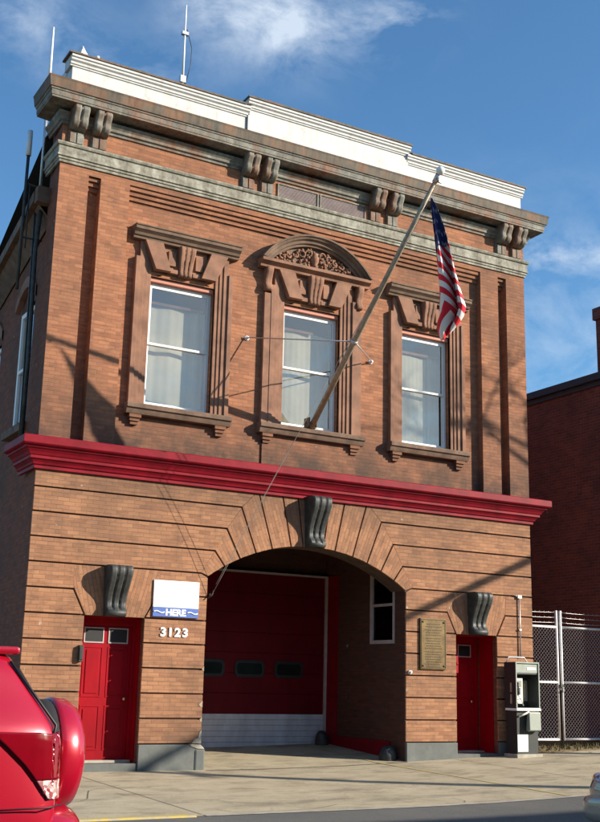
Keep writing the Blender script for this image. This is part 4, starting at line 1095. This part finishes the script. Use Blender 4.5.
for z0_ in (1.2, 5.2):
    for x_ in (NX+1.6, NX+4.4, NX+7): m = MB(); m.box(x_, x_+1.1, .235, .3, z0_, z0_+1.9); m.build('window', 'glass_dk', NB)

# ---------------------------------------------------------------- roof antennas
def antenna(pts, r, loc, lab, extra=None):
    o = thing('antenna', loc, lab, 'antenna', 'radio antennas on the fire station roof')
    m = MB(); m.tube(pts, r, 8); m.build('whip', 'paint_galv', o)
    if extra: extra(o)
    return o
def ex1(o):
    m = MB(); m.tube([(2.86, 1.5, 11.5), (2.86, 1.5, 13.5)], .025, 8); m.box(2.80, 2.92, 1.46, 1.54, 13.45, 13.6); m.build('mast', 'steel', o); m = MB(); m.box(2.79, 2.93, 1.46, 1.54, 14.55, 14.62); m.build('clamp', 'steel', o)
    m = MB(); m.tube([(2.90, 1.5, 14.7), (3.03, 1.5, 14.3), (3.02, 1.5, 13.9), (2.92, 1.5, 13.4)], .008, 6); m.build('cable', 'black', o)
antenna([(2.86, 1.5, 13.4), (2.86, 1.5, 15.25)], [.03, .014], (2.86, 1.5, 11.6), 'tall thin radio antenna with cable loop above the white parapet', ex1)
def ex2(o):
    m = MB(); m.tube([(.1, 1.5, 9.9), (.1, 1.5, 12.6)], .03, 8); m.box(.04, .16, 1.45, 1.55, 12.5, 12.6); m.build('mast', 'steel', o)
antenna([(.1, 1.5, 12.5), (.1, 1.5, 13.8)], [.035, .018], (.1, 1.5, 9.9), 'white whip antenna above the left end of cornice', ex2)
def ex3(o):
    m = MB(); m.tube([(-.28, 1.1, 8.2), (-.28, 1.1, 10.95)], .03, 8); m.build('mast', 'iron', o)
    m = MB(); m.tube([(-.28, 1.1, 10.25), (.1, 1.1, 10.2)], .02, 6); m.tube([(-.28, 1.1, 9.2), (.1, 1.1, 9.2)], .02, 6); m.tube([(-.2, 1.1, 10.25), (-.2, 1.1, 9.0)], .012, 6); m.tube([(-.28, 1.1, 9.3), (-.2, 1.1, 9.9)], .012, 6); m.build('bracket', 'iron', o)
antenna([(-.28, 1.1, 10.8), (-.28, 1.1, 11.3)], [.05, .05], (-.28, 1.1, 8.2), 'dark bracketed antenna mast on the shaded side wall', ex3)
SR = thing('roof_siren', (.3, .1, 12.42), 'small white horn siren on the left end of parapet', 'siren')
m = MB(); m.lathe([(.03, 0), (.035, .06), (.06, .12), (.11, .2), (.115, .21), (.0, .2)], (.42, .1, 12.52), (-1, -.15, .3), 14); m.build('horn', 'white_trim', SR)
m = MB(); m.lathe([(.05, 0), (.05, .1), (.03, .13), (.03, .2), (0, .2)], (.58, .1, 12.40), (0, 0, 1), 12); m.build('stub', 'white_trim', SR)
# downspout / cables on side wall
m = MB(); m.tube([(-.02, .9, 9.7), (-.05, .95, 9.0), (0, 1.0, 7.0), (.0, 1.0, 5.3)], .04, 8); m.tube([(-.06, 1.15, 10.1), (-.02, 1.2, 8.0), (.02, 1.2, 5.3)], .02, 6)
tag(m.build('downspout', 'iron', loc=(0, 1, 5.3)), 'dark downspout and cable on the shaded left side wall', 'downspout')

# ---------------------------------------------------------------- utility poles and cable to the right, out of the frame: their shadows fall on the front
def upole(x, y, h, lab):
    P = thing('utility_pole', (x, y, zg(x, y)), lab, 'utility pole', 'timber utility poles along the street')
    m = MB(); m.tube([(x, y, -.4), (x, y, h)], [.2, .15], 14); m.build('post', 'wood_dark', P)
    m = MB(); m.box(x-.06, x+.06, y-.5, y+.5, h-.5, h-.38); m.build('crossarm', 'wood_dark', P)
def shade_pt(X, Z, t): return Vector((X, 0, Z))+SUN*t
T1 = shade_pt(2.05, 0.03, 21.5)
upole(T1.x, T1.y, T1.z, 'timber utility pole on the near kerb right of view')
T2 = shade_pt(12.0, 4.75, 11.0*1.0)
pA = shade_pt(2.1, .02, 21.5); pB = shade_pt(7.41, 2.72, 13.0); pC = shade_pt(10.58, 4.06, 11.5)
Pend = pB+(pC-pB)*2.2
upole(Pend.x, Pend.y, Pend.z+.1, 'timber utility pole in front of dark brick house')
m = MB(); m.tube([pA, pA.lerp(pB, .5)+Vector((0, 0, -.1)), pB, pC, Pend], .085, 8)
tag(m.build('cable_bundle', 'black', loc=pA), 'thick black cable bundle strung between the two utility poles', 'cable')
# block of flats across the street, out of the frame, shading the road
AB = thing('corner_block', (29, -27, 0), 'tan rendered building across the street right of view', 'building')
m = MB(); m.box(21.6, 46, -33, -21.6, -.1, 9.5); m.build('wall', 'tan_block', AB)
m = MB(); m.box(21.4, 46.2, -33.2, -21.4, 9.5, 9.75)
m.build('roof', 'roof_dark', AB)
m = MB()
for z in (1.2, 3.9, 6.7):
    for i in range(8): m = MB(); m.box(24.5+i*2.7, 25.8+i*2.7, -21.62, -21.57, z, z+1.7); m.build('window', 'glass_dk', AB)
for (x0, x1, h, mt_, lab) in ((-38, -20, 8.2, 'brick_nbr', 'unseen red brick row house added across the street far left of view'), (-19.8, -6, 8.8, 'tan_block', 'unseen tan rendered house added across the street behind the camera'), (-5.8, 9, 8.0, 'brick_side', 'unseen brown brick shop added across the street behind the camera'), (9.2, 20, 8.6, 'tan_block', 'unseen tan rendered house added across the street beside the brown shop')):
    o_ = thing('unseen_house', ((x0+x1)/2, -29, 0), lab, 'house', 'unseen houses added across the street')  # unseen houses, added opposite to cut the sky fill on the front
    m = MB(); m.box(x0, x1, -34, -24, -.1, h); m.build('wall', mt_, o_)
    m = MB(); m.box(x0-.1, x1+.1, -34.2, -23.7, h, h+.25); m.build('roof', 'roof_dark', o_)
    n_ = int((x1-x0)/3)
    for z in (1.0, 4.6):
        for i in range(n_):
            m = MB(); m.box(x0+1+i*3, x0+2.2+i*3, -24.02, -23.96, z, z+1.8); m.build('window', 'glass_dk', o_)
# bare street tree to the right whose twigs speckle the top right corner
def bare_tree(x, y, h, seed, lab):
    rr = random.Random(seed); o = thing('bare_tree', (x, y, zg(x, y)), lab, 'tree')
    m = MB(); m.tube([(x, y, -.2), (x+.1, y, h*.2), (x, y, h*.82)], [.22, .17, .05], 12); m.build('trunk', 'bark', o)
    m = MB()
    def br(p, d, l, r, lv):
        q = p+d*l; mid = p.lerp(q, .5)+Vector((rr.uniform(-.05, .05), rr.uniform(-.05, .05), 0))*l
        m.tube([p, mid, q], [r, r*.85, r*.65], 5, False)
        if lv == 0: return
        for k in range(3 if lv > 1 else 4):
            nd = (d+Vector((rr.uniform(-1, 1), rr.uniform(-1, 1), rr.uniform(-.35, .6)))*.75).normalized()
            br(p.lerp(q, rr.uniform(.45, 1)), nd, l*rr.uniform(.6, .8), r*.58, lv-1)
    for k in range(7):
        a = k*.9; br(Vector((x, y, h*(.60+.03*k))), Vector((math.cos(a)*.8, math.sin(a)*.8, .9)).normalized(), h*.115, .05, 3)
    m.build('crown', 'bark', o, fix=False)
tc = shade_pt(10.9, 8.0, 12)
bare_tree(tc.x, tc.y, 14.5, 5, 'tall leafless street tree right of view')

# ---------------------------------------------------------------- cars
def loft(stations, mat, name, parent, sub=2):
    # station: (x, [(y, z) half outline from bottom centre to top centre])
    m = MB(); rings = []
    for x, half in stations:
        pts = [(x+(p[2] if len(p) > 2 else 0), p[0], p[1]) for p in half]
        full = pts+[(a, -b, c) for a, b, c in reversed(pts[1:-1])]
        rings.append(m.add(full)); L = len(full)
    for a, b in zip(rings, rings[1:]):
        for i in range(L): m.face((a+i, a+(i+1) % L, b+(i+1) % L, b+i), 0, True)
    m.face([rings[0]+i for i in range(L)], 0, True); m.face([rings[-1]+i for i in reversed(range(L))], 0, True)
    return m
def zmap(z):
    for (a, b), (c, d) in zip(((0, 0), (.5, .52), (1.06, 1.25), (1.7, 1.80), (9, 9)), ((.5, .52), (1.06, 1.25), (1.7, 1.80), (9, 9))):
        if a <= z <= c: return b+(d-b)*(z-a)/(c-a)
    return z
def transform(m, loc, flip=1):
    if flip == -1: m.v = [(v[0], v[1], zmap(v[2])) for v in m.v]
    m.v = [(loc[0]+v[0]*flip, loc[1]+v[1], loc[2]+v[2]) for v in m.v]; return m
def wheels(par, loc, xs, hw_, r, flip):
    for x in xs:
        for s2 in (-1, 1):
            m = MB(); m.lathe([(r*.62, 0), (r*.9, -.0), (r, .03), (r, .19), (r*.9, .22), (r*.62, .22)], (x, s2*hw_, r), (0, -s2, 0), 28); t = transform(m, loc, flip).build('tyre', 'rubber', par)
            m = MB(); m.lathe([(.03, .0), (.05, .02), (r*.3, .03), (r*.62, .015), (r*.63, .05)], (x, s2*(hw_+.012), r), (0, -s2, 0), 20)
            for q in range(5):
                a = q*2*math.pi/5; m.tube([(x, s2*(hw_+.02), r), (x+math.cos(a)*r*.6, s2*(hw_+.01), r+math.sin(a)*r*.6)], .03, 6)
            transform(m, loc, flip).build('rim', 'chrome', t)
# red off-roader: local x = 0 at the tail, +x forwards (world -X)
cl = (-2.80, -9.93, zg(-4, -10))
SUV = thing('parked_car', (cl[0]-2.2, cl[1], cl[2]), 'red compact off-roader with spare wheel on its tail, cut off at left', 'car')
def h_(w0, wm, wb_, wr, zb_, zbelt, zr, xr=0, xb=0):
    return [(0, zb_), (w0*.9, zb_), (w0, zb_+.07), (wm, zb_+.33), (wm+.005, zb_+.42), (wb_, zbelt-.05), (wb_-.02, zbelt+.01, xb), (wr+.06, (zbelt+zr)/2, (xb+xr)/2), (wr, zr-.09, xr), (wr-.13, zr-.015, xr), (0, zr+.01, xr)]
st = [(.0, [(0, .42), (.62, .42), (.70, .48), (.74, .60), (.745, .72), (.72, .98), (.69, 1.06), (.60, 1.28, .12), (.52, 1.50, .26), (.45, 1.56, .28), (0, 1.58, .28)]),
      (.05, [(0, .36), (.74, .36), (.82, .44), (.85, .60), (.855, .72), (.82, .98), (.79, 1.08), (.70, 1.30, .13), (.61, 1.54, .27), (.52, 1.62, .27), (0, 1.65, .27)]),
      (.35, h_(.84, .885, .86, .62, .30, 1.10, 1.66, .12, 0)),
      (.9, h_(.85, .90, .875, .63, .28, 1.09, 1.69)),
      (1.8, h_(.85, .89, .87, .64, .28, 1.06, 1.70)),
      (2.5, h_(.85, .89, .87, .62, .28, 1.04, 1.68)),
      (2.95, h_(.85, .89, .865, .60, .28, 1.02, 1.60)),
      (3.4, h_(.85, .885, .84, .70, .28, .98, 1.12)),
      (4.0, h_(.83, .86, .78, .60, .30, .88, .95)),
      (4.3, h_(.72, .76, .68, .50, .36, .80, .85))]
m = loft(st, None, None, None); body = transform(m, cl, -1).build('body', 'car_red', SUV, subsurf=2)
# bumper
m = loft([(-.22, [(0, .36), (.50, .36), (.58, .42), (.62, .52), (.58, .64), (0, .66)]), (-.17, [(0, .33), (.70, .33), (.77, .40), (.79, .53), (.76, .68), (0, .70)]), (.04, [(0, .32), (.84, .32), (.89, .39), (.91, .52), (.90, .70), (0, .71)]), (.5, [(0, .32), (.87, .32), (.905, .38), (.918, .52), (.905, .68), (0, .68)])], None, None, None)
transform(m, cl, -1).build('bumper', 'car_red', SUV, subsurf=2)
# side glass, rear glass, black seal line beside the tail
def sidepoly(P, y0, y1, name, mat, par, bevel=0, sides=(-1, 1)):
    # P list of (x, z); y varies linearly with z (belt to roof)
    for s2 in sides:
        m = MB(); k = m.add([(x, s2*(y0+(y1-y0)*(z-1.05)/.5), z) for x, z in P]); m.face([k+i for i in range(len(P))])
        o = transform(m, cl, -1).build(name, mat, par); md = o.modifiers.new('s', 'SOLIDIFY'); md.thickness = .02; md.offset = 0
sidepoly([(.62, 1.16), (1.25, 1.13), (1.25, 1.56), (.80, 1.56)], .875, .70, 'quarter_window', 'glass_dk', SUV)
sidepoly([(1.33, 1.13), (2.15, 1.11), (2.15, 1.56), (1.33, 1.57)], .875, .70, 'door_window', 'glass_dk', SUV)
sidepoly([(2.22, 1.11), (3.15, 1.09), (2.75, 1.50), (2.22, 1.55)], .875, .70, 'door_window', 'glass_dk', SUV)
m = MB(); m.add([(.045, -.6, 1.12), (.045, .6, 1.12), (.245, .5, 1.50), (.245, -.5, 1.50)]); m.face((0, 1, 2, 3)); o = transform(m, cl, -1).build('rear_window', 'black', SUV); md = o.modifiers.new('s', 'SOLIDIFY'); md.thickness = .01
for s2 in (-1, 1):
    m = MB(); m.tube([(.10, s2*.80, .95), (.06, s2*.775, 1.09), (.20, s2*.69, 1.32), (.34, s2*.60, 1.55)], .010, 6)
    transform(m, cl, -1).build('tail_seam', 'black', body)
# panel gaps along the quarter panel and over the bumper, filler flap
m = MB(); m.tube([(.02, -.862, .715), (.12, -.905, .705), (.5, -.912, .70)], .004, 5); transform(m, cl, -1).build('bumper_gap', 'black', body)
m = MB(); m.tube([(1.28, -.90, .5), (1.29, -.902, .72), (1.29, -.885, 1.04)], .004, 5); transform(m, cl, -1).build('door_gap', 'black', body)
# roof spoiler
m = MB(); m.prismx([(-.58, 1.60), (-.58, 1.66), (.58, 1.66), (.58, 1.60)], .27, .6); transform(m, cl, -1).build('spoiler', 'car_red', SUV, bevel=.02)
def cling(o, off, th, lv=3):
    a = o.modifiers.new('dense', 'SUBSURF'); a.subdivision_type = 'SIMPLE'; a.levels = lv; a.render_levels = lv
    b_ = o.modifiers.new('cling', 'SHRINKWRAP'); b_.target = body; b_.wrap_method = 'NEAREST_SURFACEPOINT'; b_.wrap_mode = 'ABOVE_SURFACE'; b_.offset = off
    c_ = o.modifiers.new('thick', 'SOLIDIFY'); c_.thickness = th; c_.offset = 0
# tail lamps wrapped round the corner
for s2 in (-1, 1):
    for (nm, mt, rows) in (('tail_lamp', 'lamp_red', [(1.05, .50, .805), (.99, .40, .83), (.90, .27, .845), (.83, .19, .85)]), ('lamp_clear_section', 'lamp_clear', [(.828, .188, .85), (.78, .14, .855), (.74, .09, .86)])):
        m = MB(); rings = []
        for z, xl, yy in rows:
            # points from the forward end along the side, round the corner
            xs_ = [xl, xl*.6+.05*.4, .10, .055, .02, -.0]
            ysd = [.885, .885, .868, .845, .80, .74]
            if z > 1.0: ysd = [v-.03 for v in ysd]
            rings.append(m.add([(x, s2*(y+.010), z) for x, y in zip(xs_, ysd)]))
        for a, b in zip(rings, rings[1:]):
            for i in range(5): m.face((a+i, a+i+1, b+i+1, b+i), 0, True)
        o = transform(m, cl, -1).build(nm, mt, SUV); cling(o, .012, .02)
# spare wheel on tailgate
m = MB(); m.lathe([(.2, .0), (.33, .02), (.37, .05), (.375, .16), (.36, .19)], (cl[0]-.04, cl[1], cl[2]+1.05), (1, 0, 0), 40); sp_ = m.build('spare_tyre', 'rubber', SUV)
m = MB(); m.lathe([(.37, .155), (.385, .165), (.388, .2), (.38, .27), (.35, .33), (.29, .36), (.15, .372), (.001, .375)], (cl[0]-.04, cl[1], cl[2]+1.05), (1, 0, 0), 48); m.build('spare_cover', 'car_red', sp_)
m = MB(); m.lathe([(.02, 0), (.028, .01), (.028, .03), (.01, .035)], (cl[0]+.0, cl[1]-.62, cl[2]+.70), (1, -.3, 0), 12); m.build('reflector', 'lamp_red', SUV)
wheels(SUV, cl, (.80, 3.35), .88, .34, -1)
m = MB(); m.tube([(cl[0]+.33, cl[1]+.1, cl[2]+.5), (cl[0]+.42, cl[1]+.12, cl[2]+.3), (cl[0]+.5, cl[1]+.1, cl[2]+.02)], .008, 6); m.build('hanging_strap', 'black', SUV)

# beige car, nose just in the frame at right
c2 = (3.45, -9.55, zg(6, -9.5))
CB = thing('parked_car', (c2[0]+2.2, c2[1], c2[2]), 'dull beige car with only its front corner in view at right', 'car')
def s2_(w0, wm, zb_, zbelt, wr, zr): return [(0, zb_), (w0*.9, zb_), (w0, zb_+.06), (wm, zb_+.28), (wm, zb_+.36), (wm-.03, zbelt-.05), (wm-.05, zbelt), (wr+.05, (zbelt+zr)/2), (wr, zr-.06), (wr-.12, zr-.01), (0, zr)]
st = [(0, s2_(.55, .60, .24, .62, .45, .66)), (.08, s2_(.70, .76, .2, .66, .55, .70)), (.35, s2_(.82, .86, .2, .72, .62, .78)), (1.1, s2_(.84, .88, .2, .86, .66, .93)), (1.6, s2_(.84, .88, .2, .90, .62, 1.12)), (2.1, s2_(.84, .88, .2, .92, .58, 1.40)), (2.9, s2_(.84, .88, .2, .93, .58, 1.44)), (3.7, s2_(.84, .88, .2, .93, .58, 1.22)), (4.1, s2_(.83, .86, .2, .92, .6, 1.0)), (4.55, s2_(.7, .76, .26, .86, .55, .92))]
m = loft(st, None, None, None); transform(m, c2, 1).build('body', 'car_beige', CB, subsurf=2)
m = loft([(-.06, [(0, .25), (.55, .25), (.62, .30), (.62, .44), (.55, .5), (0, .5)]), (.0, [(0, .22), (.72, .22), (.78, .28), (.79, .45), (.76, .52), (0, .52)]), (.3, [(0, .2), (.86, .2), (.885, .26), (.89, .44), (.87, .5), (0, .5)])], None, None, None)
transform(m, c2, 1).build('bumper', 'car_beige', CB, subsurf=2)
for s2 in (-1, 1):
    m = MB(); m.lathe([(.001, 0), (.09, .01), (.1, .04), (.1, .08)], (c2[0]+.06, c2[1]+s2*.62, c2[2]+.62), (1, -s2*.4, 0), 18); m.build('headlight', 'lamp_clear', CB)
for P in ([(1.75, .97), (2.55, .97), (2.55, 1.33), (2.2, 1.32)], [(2.62, .97), (3.6, .97), (3.3, 1.28), (2.62, 1.33)]):
    for s2 in (-1, 1):
        m = MB(); k = m.add([(x, s2*(.85-(z-.95)*.62), z) for x, z in P]); m.face([k+i for i in range(4)]); o = transform(m, c2, 1).build('side_window', 'glass_dk', CB); md = o.modifiers.new('s', 'SOLIDIFY'); md.thickness = .02
wheels(CB, c2, (.85, 3.5), .865, .31, 1)

# ---------------------------------------------------------------- camera, light, sky
cam = bpy.data.cameras.new('Camera'); co = bpy.data.objects.new('Camera', cam); COL.objects.link(co)
yaw, pit, rol, f = .5174, .2374, .0234, 1122.1
F_ = Vector((math.sin(yaw)*math.cos(pit), math.cos(yaw)*math.cos(pit), math.sin(pit)))
R0 = Vector((math.cos(yaw), -math.sin(yaw), 0)); U0 = R0.cross(F_)
Rr = R0*math.cos(rol)+U0*math.sin(rol); Uu = -R0*math.sin(rol)+U0*math.cos(rol)
mt = Matrix(((Rr.x, Uu.x, -F_.x, -5.245), (Rr.y, Uu.y, -F_.y, -17.966), (Rr.z, Uu.z, -F_.z, 1.472), (0, 0, 0, 1)))
co.matrix_world = mt
cam.sensor_fit = 'HORIZONTAL'; cam.sensor_width = 36; cam.lens = f/600*36; cam.clip_end = 2000; cam.clip_start = .1
S.camera = co
sun = bpy.data.lights.new('Sun', 'SUN'); so = bpy.data.objects.new('Sun', sun); COL.objects.link(so)
sun.energy = 5.0; sun.angle = R(.5); sun.color = (1, .90, .75)
so.rotation_euler = SUN.to_track_quat('Z', 'Y').to_euler(); so.location = SUN*40
wd = bpy.data.worlds.new('World'); S.world = wd; wd.use_nodes = True; nt = wd.node_tree
bg = nt.nodes['Background']; sky = nt.nodes.new('ShaderNodeTexSky'); sky.sky_type = 'NISHITA'; sky.sun_disc = False
sky.sun_elevation = math.asin(SUN.z); sky.sun_rotation = math.atan2(SUN.x, SUN.y); sky.altitude = 50; sky.air_density = 1.0; sky.dust_density = .6; sky.ozone_density = 2.0
tcn = nt.nodes.new('ShaderNodeTexCoord')
def dirof(u, v):
    return (F_+Rr*((u-300)/f)-Uu*((v-411)/f)).normalized()
# clouds by sky direction: soft patches broken up by noise
def vm(op, a, b=None):
    n = nt.nodes.new('ShaderNodeVectorMath'); n.operation = op
    for i, v in enumerate((a, b)):
        if v is None: continue
        if isinstance(v, bpy.types.NodeSocket): nt.links.new(v, n.inputs[i])
        else: n.inputs[i].default_value = v
    return n
def mm(op, a, b=None):
    n = nt.nodes.new('ShaderNodeMath'); n.operation = op; n.use_clamp = False
    for i, v in enumerate((a, b)):
        if v is None: continue
        if isinstance(v, bpy.types.NodeSocket): nt.links.new(v, n.inputs[i])
        else: n.inputs[i].default_value = v
    return n.outputs[0]
D = tcn.outputs['Generated']
tot = None
for (u, v, hw_, hh_, amt) in ((290, 22, .066, .034, .85), (215, 5, .04, .022, .45), (25, 20, .055, .025, .45), (400, 20, .035, .02, .6), (120, 70, .06, .02, .35), (585, 255, .16, .014, .55), (590, 330, .22, .10, .32)):
    d = dirof(u, v)
    q = vm('SUBTRACT', D, tuple(d)).outputs[0]
    a = mm('DIVIDE', vm('DOT_PRODUCT', q, tuple(Rr)).outputs['Value'], hw_); b = mm('DIVIDE', vm('DOT_PRODUCT', q, tuple(Uu)).outputs['Value'], hh_)
    fr = mm('GREATER_THAN', vm('DOT_PRODUCT', D, tuple(d)).outputs['Value'], .3)
    e = mm('MULTIPLY', mm('MULTIPLY', mm('POWER', 2.718, mm('MULTIPLY', mm('ADD', mm('MULTIPLY', a, a), mm('MULTIPLY', b, b)), -1)), amt), fr)
    tot = e if tot is None else mm('ADD', tot, e)
nz = nt.nodes.new('ShaderNodeTexNoise'); nz.inputs['Scale'].default_value = 11; nz.inputs['Detail'].default_value = 9; nz.inputs['Roughness'].default_value = .62; nz.inputs['Distortion'].default_value = .3
mp = nt.nodes.new('ShaderNodeMapping'); mp.inputs['Scale'].default_value = (1, 1, 1.7); nt.links.new(D, mp.inputs[0]); nt.links.new(mp.outputs[0], nz.inputs['Vector'])
cf = mm('MULTIPLY', tot, mm('MULTIPLY', mm('SUBTRACT', nz.outputs['Fac'], .42), 4.2))
# clouds elsewhere (behind the camera, mirrored in the windows)
nz2 = nt.nodes.new('ShaderNodeTexNoise'); nz2.inputs['Scale'].default_value = 2.6; nz2.inputs['Detail'].default_value = 7; nt.links.new(mp.outputs[0], nz2.inputs['Vector'])
for (dv, sz, amt) in (((.47, -.84, .24), .10, .8), ((.36, -.88, .30), .09, .6), ((.56, -.78, .22), .10, .8), ((.5, -.8, .34), .07, .4)):
    dv = Vector(dv).normalized(); dd_ = vm('DISTANCE', D, tuple(dv)).outputs['Value']
    e = mm('MULTIPLY', mm('POWER', 2.718, mm('MULTIPLY', mm('MULTIPLY', dd_, dd_), -1/sz**2)), amt); tot = e
    cf = mm('ADD', cf, mm('MULTIPLY', e, mm('MULTIPLY', mm('SUBTRACT', nz.outputs['Fac'], .3), 4)))
beh = mm('MULTIPLY', mm('MAXIMUM', mm('SUBTRACT', nz2.outputs['Fac'], .45), 0), mm('MULTIPLY', mm('MAXIMUM', mm('MULTIPLY', vm('DOT_PRODUCT', D, (0, 1, 0)).outputs['Value'], -1), 0), 4.0))
cf = mm('MINIMUM', mm('MAXIMUM', mm('ADD', cf, beh), 0), .8)
cm_ = nt.nodes.new('ShaderNodeMix'); cm_.data_type = 'RGBA'
nt.links.new(cf, cm_.inputs[0]); sk = nt.nodes.new('ShaderNodeMix'); sk.data_type = 'RGBA'; sk.blend_type = 'MULTIPLY'; sk.inputs[0].default_value = 1; sk.inputs[7].default_value = (.98, 1.50, 1.80, 1)
nt.links.new(sky.outputs[0], sk.inputs[6]); nt.links.new(sk.outputs[2], cm_.inputs[6]); cm_.inputs[7].default_value = (7.6, 8.6, 9.8, 1)
nt.links.new(cm_.outputs[2], bg.inputs[0]); bg.inputs[1].default_value = .062
S.view_settings.view_transform = 'Standard'; S.view_settings.look = 'None'; S.view_settings.exposure = .78; S.view_settings.gamma = 1
S.view_settings.use_curve_mapping = False
S.render.engine = 'CYCLES'; S.render.resolution_x = 747; S.render.resolution_y = 1024
for o in bpy.data.objects:
    for k in ('_base', '_isempty'):
        if k in o: del o[k]
